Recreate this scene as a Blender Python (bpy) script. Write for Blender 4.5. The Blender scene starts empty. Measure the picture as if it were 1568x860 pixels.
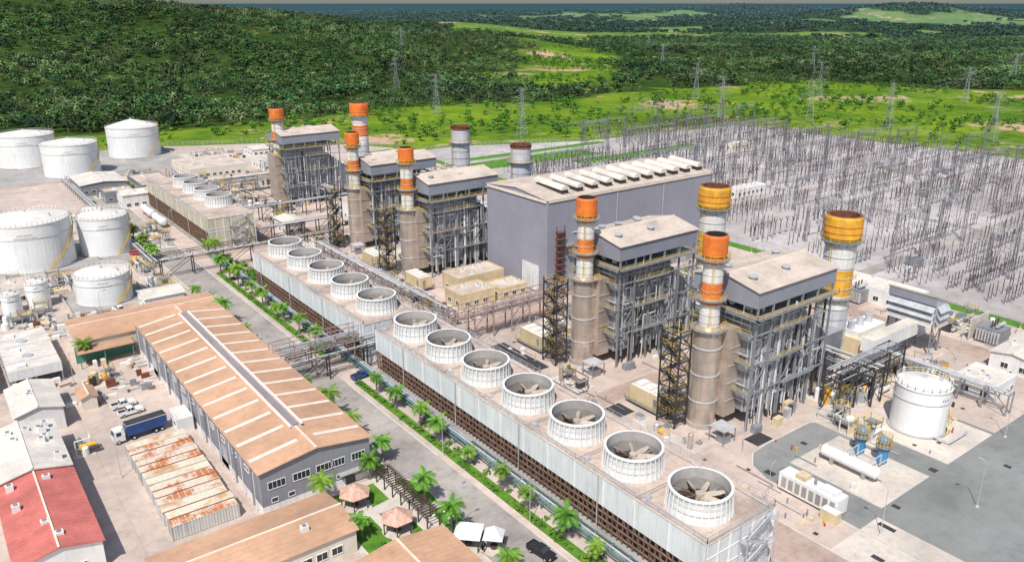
import bpy, math, random
import numpy as np
from mathutils import Vector
R=random.Random(7)
rng=np.random.default_rng(5)
sc=bpy.context.scene
COL=bpy.context.collection

# ------------------------------------------------------------ materials
def nd(nt,t,**k):
    n=nt.nodes.new(t)
    for a,b in k.items(): setattr(n,a,b)
    return n
def setin(nt,s,v):
    if hasattr(v,'links'): nt.links.new(v,s)
    else: s.default_value=v
def mth(nt,op,a,b=None):
    n=nd(nt,'ShaderNodeMath',operation=op); setin(nt,n.inputs[0],a)
    if b is not None: setin(nt,n.inputs[1],b)
    return n.outputs[0]
def mixc(nt,f,a,b,bt='MIX'):
    n=nd(nt,'ShaderNodeMix',data_type='RGBA',blend_type=bt)
    setin(nt,n.inputs[0],f)
    for s,v in ((n.inputs[6],a),(n.inputs[7],b)):
        if hasattr(v,'links'): nt.links.new(v,s)
        else: s.default_value=(*v,1) if len(v)==3 else v
    return n.outputs[2]
def noise(nt,vec,scale,detail=4,rough=.6):
    n=nd(nt,'ShaderNodeTexNoise'); n.inputs['Scale'].default_value=scale
    n.inputs['Detail'].default_value=detail; n.inputs['Roughness'].default_value=rough
    nt.links.new(vec,n.inputs['Vector']); return n.outputs['Fac']
def rng_(nt,v,a,b,c=0,d=1):
    n=nd(nt,'ShaderNodeMapRange'); setin(nt,n.inputs[0],v)
    for i,x in enumerate((a,b,c,d)): n.inputs[i+1].default_value=x
    return n.outputs[0]
def sc3(c,k): return tuple(min(1,x*k) for x in c)
MATS={}
def painted_haze(nt,col,hc=(.095,.175,.21)):  # bluish distance haze painted into the base colour, growing away from the origin
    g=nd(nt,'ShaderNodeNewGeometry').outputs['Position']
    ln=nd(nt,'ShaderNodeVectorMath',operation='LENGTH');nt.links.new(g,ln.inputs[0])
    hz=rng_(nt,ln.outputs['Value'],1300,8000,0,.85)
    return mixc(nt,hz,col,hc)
def M(name,c,r=.7,m=0.,n=.3,ns=.25,lines=None,streak=0,c2=None,n2=0,rnd=0,bump=0,air=0,big=0,th=(.35,.68),stain=0):
    mt=bpy.data.materials.new(name); mt.use_nodes=True; nt=mt.node_tree
    b=nt.nodes['Principled BSDF']; tc=nd(nt,'ShaderNodeTexCoord').outputs['Object']
    f=rng_(nt,noise(nt,tc,ns,5,.65),*th)
    col=mixc(nt,f,sc3(c,1+n*.35),c2 if c2 else sc3(c,1-n))
    if n2:
        f2=rng_(nt,noise(nt,tc,ns*9,3,.7),.45,.75)
        col=mixc(nt,mth(nt,'MULTIPLY',f2,n2),col,sc3(c,.45))
    if stain:
        f4=rng_(nt,noise(nt,tc,.12,5,.75),.53,.66)
        col=mixc(nt,mth(nt,'MULTIPLY',f4,stain),col,sc3(c,.5))
    if streak:
        mp=nd(nt,'ShaderNodeMapping'); mp.inputs['Scale'].default_value=(1,1,.06); nt.links.new(tc,mp.inputs[0])
        f3=rng_(nt,noise(nt,mp.outputs[0],1.3,3,.7),.5,.8)
        col=mixc(nt,mth(nt,'MULTIPLY',f3,streak),col,(.16,.10,.07))
    if lines:
        sx=nd(nt,'ShaderNodeSeparateXYZ'); nt.links.new(tc,sx.inputs[0])
        for ax,per,wid,dk in lines:
            fr=mth(nt,'FRACT',mth(nt,'DIVIDE',sx.outputs[ax],per))
            ls=mth(nt,'LESS_THAN',fr,wid/per)
            col=mixc(nt,mth(nt,'MULTIPLY',ls,dk),col,sc3(c,.25))
    if rnd:
        oi=nd(nt,'ShaderNodeObjectInfo')
        v=rng_(nt,oi.outputs['Random'],0,1,1-rnd,1+rnd)
        if big:
            g=nd(nt,'ShaderNodeNewGeometry').outputs['Position']
            v=mth(nt,'MULTIPLY',v,rng_(nt,noise(nt,g,.006,2),.35,.65,1-big,1+big))
        h=nd(nt,'ShaderNodeHueSaturation'); nt.links.new(v,h.inputs['Value']); nt.links.new(col,h.inputs['Color'])
        hv=rng_(nt,mth(nt,'FRACT',mth(nt,'MULTIPLY',oi.outputs['Random'],17.3)),0,1,.48,.53); nt.links.new(hv,h.inputs['Hue'])
        col=h.outputs[0]
    if air: col=painted_haze(nt,col)  # far foliage gets the distance haze painted into its colour
    nt.links.new(col,b.inputs['Base Color'])
    b.inputs['Roughness'].default_value=r; b.inputs['Metallic'].default_value=m
    if air or rnd: b.inputs['Specular IOR Level'].default_value=.2
    if bump:
        bp=nd(nt,'ShaderNodeBump'); bp.inputs['Strength'].default_value=bump; bp.inputs['Distance'].default_value=.2
        nt.links.new(noise(nt,tc,ns*12,3),bp.inputs['Height']); nt.links.new(bp.outputs[0],b.inputs['Normal'])
    MATS[name]=mt; return mt
M('concrete_pink',(.56,.45,.385),.9,n=.30,ns=.035,n2=.42,lines=[(0,6,.09,.3),(1,6,.09,.3)],c2=(.40,.33,.29),stain=.38)
M('concrete_light',(.62,.55,.48),.9,n=.25,ns=.08,n2=.35,stain=.35)
M('concrete_grey',(.38,.36,.34),.9,n=.3,ns=.1,n2=.3)
M('road',(.39,.35,.32),.9,n=.35,ns=.06,n2=.45,lines=[(1,9,.08,.3)],stain=.45)
M('road_red',(.45,.335,.28),.9,n=.3,ns=.06,n2=.4,lines=[(1,6,.08,.3),(0,6,.08,.3)],stain=.38)
M('asphalt_yard',(.24,.245,.235),.9,n=.25,ns=.03,n2=.3,lines=[(0,12,.06,.2),(1,12,.06,.2)],stain=.3)
M('gravel',(.49,.45,.43),.95,n=.4,ns=.022,n2=.6,c2=(.31,.275,.27),stain=.38)
M('white_paint',(.80,.80,.78),.5,n=.08,ns=.2)
M('tank_white',(.80,.80,.79),.45,n=.1,ns=.1,streak=.2,lines=[(2,2.4,.06,.2)])
M('tank_roof',(.76,.72,.66),.6,n=.2,ns=.2,n2=.3)
M('cool_wall',(.67,.70,.70),.7,n=.14,ns=.15,streak=.3,lines=[(1,2.4,.09,.25)])
M('cool_cream',(.55,.50,.38),.7,n=.15,ns=.15,streak=.3,lines=[(1,2.4,.1,.3),(0,2.4,.1,.3)])
M('frp',(.69,.70,.69),.6,n=.12,ns=.3,streak=.45)
M('deck',(.58,.46,.385),.9,n=.3,ns=.12,n2=.5,lines=[(1,2.4,.07,.3)],stain=.45)
M('brown_wood',(.20,.12,.085),.85,n=.4,ns=.5,n2=.3)
M('dark',(.025,.022,.02),.8,n=.3)
M('dark_brown',(.06,.04,.035),.8,n=.3)
M('blade',(.50,.42,.34),.6,n=.25,ns=.5)
M('hrsg_clad',(.40,.415,.44),.5,.2,n=.25,ns=.3,streak=.4,lines=[(0,1.3,.12,.4),(1,1.3,.12,.4),(2,3.4,.12,.35)])
M('steel',(.31,.32,.34),.5,.3,n=.25,ns=.5)
M('steel_light',(.58,.59,.61),.45,.25,n=.25,ns=.5)
M('steel_dark',(.06,.057,.06),.6,.2,n=.3,ns=.5)
M('copper_clad',(.62,.52,.445),.30,.5,n=.2,ns=.3,streak=.35,lines=[(2,2.2,.07,.35)])
M('stack_white',(.74,.72,.68),.6,n=.18,ns=.3,streak=.5)
M('stack_grey',(.56,.56,.59),.6,n=.2,ns=.3,streak=.4,lines=[(2,2.5,.2,.35)])
M('stack_orange',(.80,.19,.025),.6,n=.3,ns=.4,streak=.45)
M('stack_yellow',(.80,.41,.035),.6,n=.3,ns=.4,streak=.45)
M('rust',(.20,.07,.04),.85,n=.5,ns=.6)
M('yellow',(.68,.46,.06),.55,n=.2,ns=.5)
M('hood_wall',(.27,.28,.325),.6,n=.12,ns=.2,lines=[(0,1.1,.07,.2),(1,1.1,.07,.2)])
M('hall_wall',(.31,.31,.365),.6,n=.12,ns=.08,streak=.14,lines=[(0,1.1,.07,.18),(1,1.1,.07,.18),(2,7.5,.12,.15)])
M('roof_pale',(.60,.50,.42),.8,n=.25,ns=.12,n2=.35,lines=[(0,1.2,.06,.25)],stain=.35)
M('roof_tan',(.58,.345,.215),.75,n=.28,ns=.07,n2=.3,lines=[(1,1.05,.1,.22)],stain=.28)
M('roof_strip',(.80,.69,.58),.6,n=.15,ns=.4)
M('roof_red',(.60,.17,.14),.7,n=.3,ns=.2,n2=.35,lines=[(1,1.05,.1,.25)],stain=.3)
M('roof_white',(.72,.66,.58),.7,n=.22,ns=.2,n2=.35,lines=[(1,1.05,.1,.25)],stain=.35)
M('wall_grey',(.27,.27,.30),.7,n=.15,ns=.15,streak=.15,lines=[(0,1,.06,.2),(1,1,.06,.2)])
M('wall_cream',(.72,.66,.56),.8,n=.15,ns=.2,streak=.2)
M('wall_white',(.77,.76,.74),.8,n=.12,ns=.2,streak=.3)
M('beige_panel',(.68,.55,.35),.7,n=.18,ns=.3,streak=.25,lines=[(0,1.5,.05,.2)])
M('glass',(.035,.045,.05),.12,n=.3,ns=.6)
M('cont_rust',(.66,.55,.44),.8,n=.1,ns=.28,c2=(.50,.17,.055),n2=.45,th=(.46,.56))
M('cont_pale',(.68,.60,.47),.8,n=.1,ns=.2,c2=(.52,.28,.13),n2=.4,th=(.5,.66))
M('cont_wall',(.66,.64,.61),.7,n=.15,ns=.3,streak=.6,lines=[(0,.5,.16,.4),(1,.5,.16,.4)])
M('teal_pipe',(.15,.25,.26),.5,.2,n=.3,ns=.4)
M('pink_steel',(.38,.28,.25),.7,n=.3,ns=.4)
M('kerb',(.62,.58,.53),.9,n=.2,ns=.5)
M('lawn',(.10,.24,.015),.95,n=.4,ns=.4,n2=.4,bump=.5,c2=(.05,.14,.012))
M('black_plastic',(.02,.02,.022),.5,n=.2)
M('blue',(.03,.08,.24),.45,n=.2)
M('blue_light',(.05,.26,.50),.45,n=.2)
M('red',(.50,.05,.04),.5,n=.2)
M('green_shed',(.08,.27,.19),.6,n=.2)
M('insul_brown',(.10,.055,.05),.4,n=.3)
M('galv',(.22,.22,.24),.5,.3,n=.3,ns=.4)
M('galv_light',(.55,.55,.58),.45,.3,n=.2,ns=.4)
M('tower_grey',(.40,.41,.44),.5,.3,n=.2,ns=.4)
M('tyre',(.02,.02,.02),.9,n=.2)
M('gazebo_tile',(.66,.40,.31),.8,n=.3,ns=1.2,lines=[(0,.5,.08,.3)])
M('wood_dark',(.09,.06,.05),.8,n=.3)
M('bark',(.24,.19,.14),.9,n=.4,ns=2)
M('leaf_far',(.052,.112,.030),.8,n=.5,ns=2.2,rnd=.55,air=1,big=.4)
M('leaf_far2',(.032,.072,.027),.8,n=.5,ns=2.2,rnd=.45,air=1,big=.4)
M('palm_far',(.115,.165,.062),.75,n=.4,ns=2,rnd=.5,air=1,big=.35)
M('palm_leaf',(.16,.30,.03),.5,n=.55,ns=.7,rnd=.2)
M('bush_leaf',(.08,.20,.022),.7,n=.5,ns=1.5,rnd=.35)
M('bright_leaf',(.17,.28,.03),.75,n=.5,ns=2,rnd=.35)

# ------------------------------------------------------------ mesh builder
class B:
    def __init__(s): s.v=[];s.f=[];s.m=[];s.ml=[]
    def mi(s,n):
        if n not in s.ml: s.ml.append(n)
        return s.ml.index(n)
    def add(s,vs,fs,m):
        o=len(s.v); s.v.extend(vs); i=s.mi(m)
        for f in fs: s.f.append(tuple(o+k for k in f)); s.m.append(i)
    def box(s,x0,x1,y0,y1,z0,z1,m,top=None):
        vs=[(x0,y0,z0),(x1,y0,z0),(x1,y1,z0),(x0,y1,z0),(x0,y0,z1),(x1,y0,z1),(x1,y1,z1),(x0,y1,z1)]
        s.add(vs,[(3,2,1,0),(0,1,5,4),(1,2,6,5),(2,3,7,6),(3,0,4,7)],m)
        s.add(vs[4:],[(0,1,2,3)],top or m)
    def rev(s,cx,cy,prof,n,m,cap=True,flip=False,cap0=False):
        vs=[];fs=[]
        for r,z in prof:
            for i in range(n):
                a=2*math.pi*i/n; vs.append((cx+r*math.cos(a),cy+r*math.sin(a),z))
        for j in range(len(prof)-1):
            for i in range(n):
                k=(i+1)%n; q=(j*n+i,j*n+k,(j+1)*n+k,(j+1)*n+i)
                fs.append(q[::-1] if flip else q)
        if cap: fs.append(tuple((len(prof)-1)*n+i for i in range(n)))
        if cap0: fs.append(tuple(i for i in range(n))[::-1])
        s.add(vs,fs,m)
    def cyl(s,cx,cy,z0,z1,r,m,n=16,r1=None,cap=True): s.rev(cx,cy,[(r,z0),(r if r1 is None else r1,z1)],n,m,cap)
    def seg(s,p,q,w,m,n=4,caps=False,w2=None):
        p=Vector(p);q=Vector(q);d=q-p
        if d.length<1e-6: return
        d.normalize(); u=Vector((0,0,1)) if abs(d.z)<.9 else Vector((1,0,0))
        a=d.cross(u).normalized();b=d.cross(a)
        vs=[];w2=w if w2 is None else w2
        off=math.pi/4 if n==4 else 0; k=1.414 if n==4 else 1
        for c,ww in ((p,w),(q,w2)):
            for i in range(n):
                t=2*math.pi*i/n+off
                vs.append(tuple(c+(a*math.cos(t)+b*math.sin(t))*ww*.5*k))
        fs=[(i,(i+1)%n,n+(i+1)%n,n+i) for i in range(n)]
        if caps: fs+= [tuple(range(n))[::-1],tuple(range(n,2*n))]
        s.add(vs,fs,m)
    def path(s,pts,w,m,n=8):
        for a,b in zip(pts,pts[1:]): s.seg(a,b,w,m,n,True)
    def rail(s,pts,z,m='yellow',h=1.1,st=2.5,w=.07):
        for a,b in zip(pts,pts[1:]):
            s.seg((a[0],a[1],z+h),(b[0],b[1],z+h),w,m); s.seg((a[0],a[1],z+h*.5),(b[0],b[1],z+h*.5),w*.8,m)
            L=math.dist(a,b);k=max(1,int(L/st))
            for i in range(k+1):
                t=i/k;x=a[0]+(b[0]-a[0])*t;y=a[1]+(b[1]-a[1])*t
                s.seg((x,y,z),(x,y,z+h),w,m)
    def railrect(s,x0,x1,y0,y1,z,m='yellow',**k): s.rail([(x0,y0),(x1,y0),(x1,y1),(x0,y1),(x0,y0)],z,m,**k)
    def gable(s,x0,x1,y0,y1,z,rise,axis,mroof,mwall,ov=.4,th=.15):
        if axis=='Y':
            xm=(x0+x1)/2
            s.add([(x0,y0,z),(x1,y0,z),(xm,y0,z+rise)],[(0,1,2)],mwall)
            s.add([(x0,y1,z),(x1,y1,z),(xm,y1,z+rise)],[(2,1,0)],mwall)
            sl=rise/(xm-x0)
            for xe in (x0-ov,x1+ov):
                ze=z-sl*ov+.05
                P=[(xe,y0-ov,ze),(xm,y0-ov,z+rise+.05),(xm,y1+ov,z+rise+.05),(xe,y1+ov,ze)]
                P2=[(a,b,c+th) for a,b,c in P]
                s.add(P+P2,[(4,5,6,7),(3,2,1,0),(0,1,5,4),(2,3,7,6),(3,0,4,7)],mroof)
            s.seg((xm,y0-ov,z+rise+.2),(xm,y1+ov,z+rise+.2),.3,'roof_strip')
        else:
            ym=(y0+y1)/2
            s.add([(x0,y0,z),(x0,y1,z),(x0,ym,z+rise)],[(2,1,0)],mwall)
            s.add([(x1,y0,z),(x1,y1,z),(x1,ym,z+rise)],[(0,1,2)],mwall)
            sl=rise/(ym-y0)
            for ye in (y0-ov,y1+ov):
                ze=z-sl*ov+.05
                P=[(x0-ov,ye,ze),(x0-ov,ym,z+rise+.05),(x1+ov,ym,z+rise+.05),(x1+ov,ye,ze)]
                P2=[(a,b,c+th) for a,b,c in P]
                s.add(P+P2,[(4,5,6,7),(3,2,1,0),(0,1,5,4),(2,3,7,6),(3,0,4,7)],mroof)
            s.seg((x0-ov,ym,z+rise+.2),(x1+ov,ym,z+rise+.2),.3,'roof_strip')
    def win(s,side,a0,a1,z0,z1,pos,m='glass',fr='white_paint',mull=0):
        e=.09
        def bx(u0,u1,w0,w1,d,mm):
            if side=='S': s.box(u0,u1,pos-d,pos+.02,w0,w1,mm)
            else: s.box(pos-d,pos+.02,u0,u1,w0,w1,mm)
        bx(a0,a1,z0,z1,.03,m)
        bx(a0-e,a0,z0-e,z1+e,.09,fr);bx(a1,a1+e,z0-e,z1+e,.09,fr);bx(a0,a1,z1,z1+e,.09,fr);bx(a0,a1,z0-e,z0,.12,fr)
        for i in range(mull):
            t=a0+(a1-a0)*(i+1)/(mull+1); bx(t-.03,t+.03,z0,z1,.07,fr)
    def obj(s,name,parent=None,loc=(0,0,0)):
        me=bpy.data.meshes.new(name+'_mesh'); me.from_pydata(s.v,[],s.f)
        for n in s.ml: me.materials.append(MATS[n])
        me.polygons.foreach_set('material_index',s.m)
        me.update()
        o=bpy.data.objects.new(name,me); o.location=loc; COL.objects.link(o)
        if parent: o.parent=parent
        return o
def link(name,me,loc,rot=0,scale=1):
    o=bpy.data.objects.new(name,me); o.location=loc;o.rotation_euler=(0,0,rot);o.scale=(scale,)*3
    COL.objects.link(o); return o

# ------------------------------------------------------------ terrain
def vnoise(x,y,seed):
    r=np.random.default_rng(seed).random((256,256))
    xi=np.floor(x).astype(int);yi=np.floor(y).astype(int);fx=x-xi;fy=y-yi
    fx=fx*fx*(3-2*fx);fy=fy*fy*(3-2*fy)
    a=r[xi%256,yi%256];b=r[(xi+1)%256,yi%256];c=r[xi%256,(yi+1)%256];d=r[(xi+1)%256,(yi+1)%256]
    return (a*(1-fx)+b*fx)*(1-fy)+(c*(1-fx)+d*fx)*fy
def fbm(x,y,s,seed,o=4):
    t=0;a=.5;n=0
    for i in range(o):
        t=t+a*vnoise(x/s*2**i+31.7*i,y/s*2**i+11.3*i,seed+i);n+=a;a*=.5
    return t/n
def sstep(t): t=np.clip(t,0,1);return t*t*(3-2*t)
HILLS=[(250,1400,420,300,70),(-350,1450,450,400,74),(640,1620,240,240,34),(1140,1950,380,240,36),(480,1050,160,120,14),(900,1250,180,120,14),
       (4300,2250,900,350,66),(3700,3500,700,400,34),(1000,3600,900,400,50),(-1200,900,500,500,60),(1900,2700,500,260,18),(5400,4400,1500,500,44)]
def height(x,y):
    dx=np.maximum(np.maximum(-250-x,x-700),0);dy=np.maximum(np.maximum(-400-y,y-610),0)
    d=np.hypot(dx,dy); ramp=sstep(d/350)
    h=0
    for cx,cy,sx,sy,a in HILLS: h=h+a*np.exp(-((x-cx)/sx)**2-((y-cy)/sy)**2)
    r=np.hypot(x,y)
    h=h+(fbm(x,y,420,3)-.45)*30*sstep(r/1800)+ np.maximum(fbm(x,y,1600,9)-.42,-.05)*90*sstep((r-2500)/3000)*(1-.8*sstep((r-12000)/20000))-6*sstep((r-1500)/1500)
    return h*ramp
def qd(x,y): return .601*x+.799*y
def rt(x,y): return .799*x-.601*y
def field(x,y):
    q=qd(x,y);r=rt(x,y);n=fbm(x,y,120,21)-.5;n2=fbm(x,y,350,27)
    inner=np.minimum(np.where(x<640,(590+n*90)-y,1e4),(900+n*300)-q)
    f=sstep(inner/25+.5)
    v1=np.exp(-((r-(60+ (q-1000)*.12+(n)*200))/ (38+.02*q))**2)*(q>850)*(q<1900)*(n2>.46)
    v2=((q>1900)&(q<6500)&(n2>.60)&(r>-200))*1.
    return np.clip(np.maximum(f,np.maximum(v1*1.2,v2)),0,1)
N=560
u=np.linspace(-1,1,N); w=950*u+15000*np.sign(u)*np.abs(u)**5+110000*np.sign(u)*np.abs(u)**15
X,Y=np.meshgrid(300+w,500+w,indexing='ij')
Z=height(X,Y)
vs=np.stack([X.ravel(),Y.ravel(),Z.ravel()],1)
idx=np.arange(N*N).reshape(N,N)
fc=np.stack([idx[:-1,:-1],idx[1:,:-1],idx[1:,1:],idx[:-1,1:]],-1).reshape(-1,4)
me=bpy.data.meshes.new('terrain_mesh');me.vertices.add(len(vs));me.vertices.foreach_set('co',vs.ravel())
me.loops.add(fc.size);me.loops.foreach_set('vertex_index',fc.ravel().astype(np.int32))
me.polygons.add(len(fc));me.polygons.foreach_set('loop_start',np.arange(0,fc.size,4,dtype=np.int32))
me.update(calc_edges=True)
at=me.attributes.new('field','FLOAT','POINT');at.data.foreach_set('value',field(X,Y).ravel().astype(np.float32))
me.polygons.foreach_set('use_smooth',[True]*len(fc))
terr=bpy.data.objects.new('terrain_ground',me);COL.objects.link(terr)
mt=bpy.data.materials.new('terrain');mt.use_nodes=True;nt=mt.node_tree;b=nt.nodes['Principled BSDF']
tc=nd(nt,'ShaderNodeTexCoord').outputs['Object']
fa=nd(nt,'ShaderNodeAttribute',attribute_name='field').outputs['Fac']
forest=mixc(nt,rng_(nt,noise(nt,tc,.02,6),.35,.65),(.016,.035,.010),(.045,.08,.02))
forest=mixc(nt,rng_(nt,noise(nt,tc,.11,4,.8),.5,.68),forest,(.075,.12,.03))
forest=mixc(nt,rng_(nt,noise(nt,tc,.009,5,.8),.63,.68),forest,(.36,.20,.12))
fld=mixc(nt,rng_(nt,noise(nt,tc,.012,6,.7),.38,.62),(.19,.28,.024),(.075,.155,.018))
fld=mixc(nt,rng_(nt,noise(nt,tc,.10,5,.8),.5,.66),fld,(.05,.10,.02))
fld=mixc(nt,rng_(nt,noise(nt,tc,.0065,6,.8),.56,.61),fld,(.50,.33,.24))
f1=painted_haze(nt,forest,(.035,.075,.095));f2=painted_haze(nt,fld,(.13,.22,.20))  # haze painted into terrain colour; forest tint darkened to match tree shade
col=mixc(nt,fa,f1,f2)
nt.links.new(col,b.inputs['Base Color']);b.inputs['Roughness'].default_value=1;b.inputs['Specular IOR Level'].default_value=0
me.materials.append(mt)

# ------------------------------------------------------------ paving sheets
def sheet(name,poly,z,m):
    b=B();n=len(poly);b.add([(x,y,z) for x,y in poly],[tuple(range(n))],m);return b.obj(name)
def rect(x0,x1,y0,y1): return [(x0,y0),(x1,y0),(x1,y1),(x0,y1)]
sheet('plant_paving',[(-160,-200),(250,-200),(240,60),(240,445),(225,470),(200,500),(175,512),(120,538),(90,540),(20,532),(-40,520),(-160,460)],.01,'concrete_pink')
sheet('switchyard_gravel_ground',[(241,-120),(520,-120),(512,200),(492,378),(352,392),(275,425),(241,425)],.014,'gravel')
sheet('asphalt_yard_ground',[(117,60),(117.3,76),(119,80.5),(123,83.5),(128,84),(143,84),(152,79),(190,60),(236,52),(236,-150),(121,-150),(117,50)],.02,'asphalt_yard')
sheet('main_road',rect(62,72,-100,520),.022,'road')
sheet('inner_road',rect(99.5,108,-60,470),.018,'road_red')
sheet('cross_road',rect(108.2,236,115.5,121.5),.018,'road_red')
sheet('cross_road',rect(108.2,146,168,175),.018,'road_red')
sheet('cross_road',rect(72.2,240,281,287),.014,'road_red')
sheet('yard_road',rect(206,214,60,300),.024,'road_red')
for r_ in ((170,204,58,80),(150,169,58,79),(126,143,58,77),(108.4,123,42,57),(216,236,20,52)):
    sheet('concrete_pad_ground',rect(*r_),.028,'concrete_light' if r_[0]!=170 else 'concrete_pink')
sheet('grass_verge',rect(236,240.5,40,420),.02,'lawn')
for r_ in ((245,330,352,372),(250,360,378,386),(-150,20,420,525),(300,400,330,344),(130,200,395,402),(214.5,236,420,440),(88,98,380,392)): sheet('grass_patch',rect(*r_),.032,'lawn')
for y in (130,215,300): sheet('switchyard_road',rect(243,505,y,y+5),.022,'road')
for x in (330,420): sheet('switchyard_road',rect(x,x+5,-100,385),.026,'road')
def lawn(poly):
    b=B();n=len(poly);b.add([(x,y,.14) for x,y in poly],[tuple(range(n))],'lawn')
    for i in range(n):
        p=poly[i];q=poly[(i+1)%n]
        b.seg((*p,.07),(*q,.07),.18,'kerb')
    b.obj('garden_lawn')
lawn([(59.2,120),(61.6,121),(62,126),(61.5,140),(60.5,147),(59.2,148)])
lawn(rect(46.8,52.5,112.5,120)); lawn(rect(47,52,99,110.6)); lawn([(53.5,99),(57.5,99),(57.5,108),(53.5,110.6)])
lawn([(60.9,108),(64,107),(64.5,114),(62,118.5),(60.9,118)]); lawn([(60.9,97),(64.3,97),(64.8,105.5),(60.9,106)])
lawn([(53.5,112.5),(57.3,113),(57.3,119.5),(53.5,119.5)])
sheet('garden_path_ground',rect(46,61.8,92,121),.034,'concrete_light')
b=B()
b.box(73.4,75.5,40,160,.0,.13,'kerb','lawn');b.box(73.4,75.5,176,262,.0,.13,'kerb','lawn')
b.obj('planted_verge')
b=B()
for x in (61.9,72.1):
    b.box(x-.12,x+.12,-60,90,0,.15,'kerb');b.box(x-.12,x+.12,120.5,160,0,.15,'kerb');b.box(x-.12,x+.12,176,420,0,.15,'kerb')
for p,q in (((117,-60),(117,60)),((117,60),(117.3,76)),((117.3,76),(119,80.5)),((119,80.5),(123,83.5)),((123,83.5),(128,84)),((128,84),(143,84)),((143,84),(152,79))): b.seg((*p,.05),(*q,.05),.25,'kerb')
for y in (115.4,121.6): b.box(108.3,146,y-.1,y+.1,0,.15,'kerb')
b.box(108.1,108.3,-60,115.3,0,.15,'kerb');b.box(108.1,108.3,121.7,167.8,0,.15,'kerb');b.box(108.1,108.3,175.2,280,0,.15,'kerb')
b.obj('road_kerb')

# ------------------------------------------------------------ cooling towers
def fan(b,cx,cy,z,r=4.9,h=4,mat='frp'):
    b.rev(cx,cy,[(r*1.06,z),(r*1.0,z+h*.35),(r*.955,z+h*.7),(r*.985,z+h)],40,mat,False)
    b.rev(cx,cy,[(r*.95,z+h),(r*.90,z+h*.6),(r*.93,z+.2)],40,'concrete_grey',False,True)
    b.rev(cx,cy,[(r*1.03,z+h-.25),(r*1.03,z+h+.02),(r*.94,z+h+.02)],40,'white_paint',False)
    for i in range(32):
        a=2*math.pi*i/32;c,s_=math.cos(a),math.sin(a)
        b.seg((cx+r*1.07*c,cy+r*1.07*s_,z),(cx+r*1.0*c,cy+r*1.0*s_,z+h),.14,'white_paint')
    for k in (.35,.68): b.rev(cx,cy,[(r*1.035,z+h*k),(r*1.035,z+h*k+.12)],40,'steel_light',False)
    b.rev(cx,cy,[(r*.94,z+.25),(.01,z+.26)],40,'dark_brown',False)
    b.cyl(cx,cy,z+.4,z+h*.62,.7,'blade',14)
    a0=R.random()*6
    for i in range(8):
        a=a0+i*math.pi/4;c,s_=math.cos(a),math.sin(a);pc,ps=-s_,c
        zb=z+h*.5
        P=[]
        for rr,wd,tw in ((.6,.45,.3),(r*.5,.75,.22),(r*.87,.5,.1)):
            P+= [(cx+rr*c+pc*wd*.5,cy+rr*s_+ps*wd*.5,zb+tw),(cx+rr*c-pc*wd*.5,cy+rr*s_-ps*wd*.5,zb-tw)]
        b.add(P,[(0,1,3,2),(2,3,5,4)],'blade')
    b.seg((cx,cy,z+h*.35),(cx+r*.9,cy,z+h*.35),.35,'steel')
    for t in (-1,1): b.seg((cx+t,cy-r*.9,z+.6),(cx+t,cy+r*.9,z+.6),.25,'brown_wood')
    b.box(cx+r*1.08,cx+r*1.08+1,cy-.4,cy+.4,z,z+1,'steel')
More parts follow.
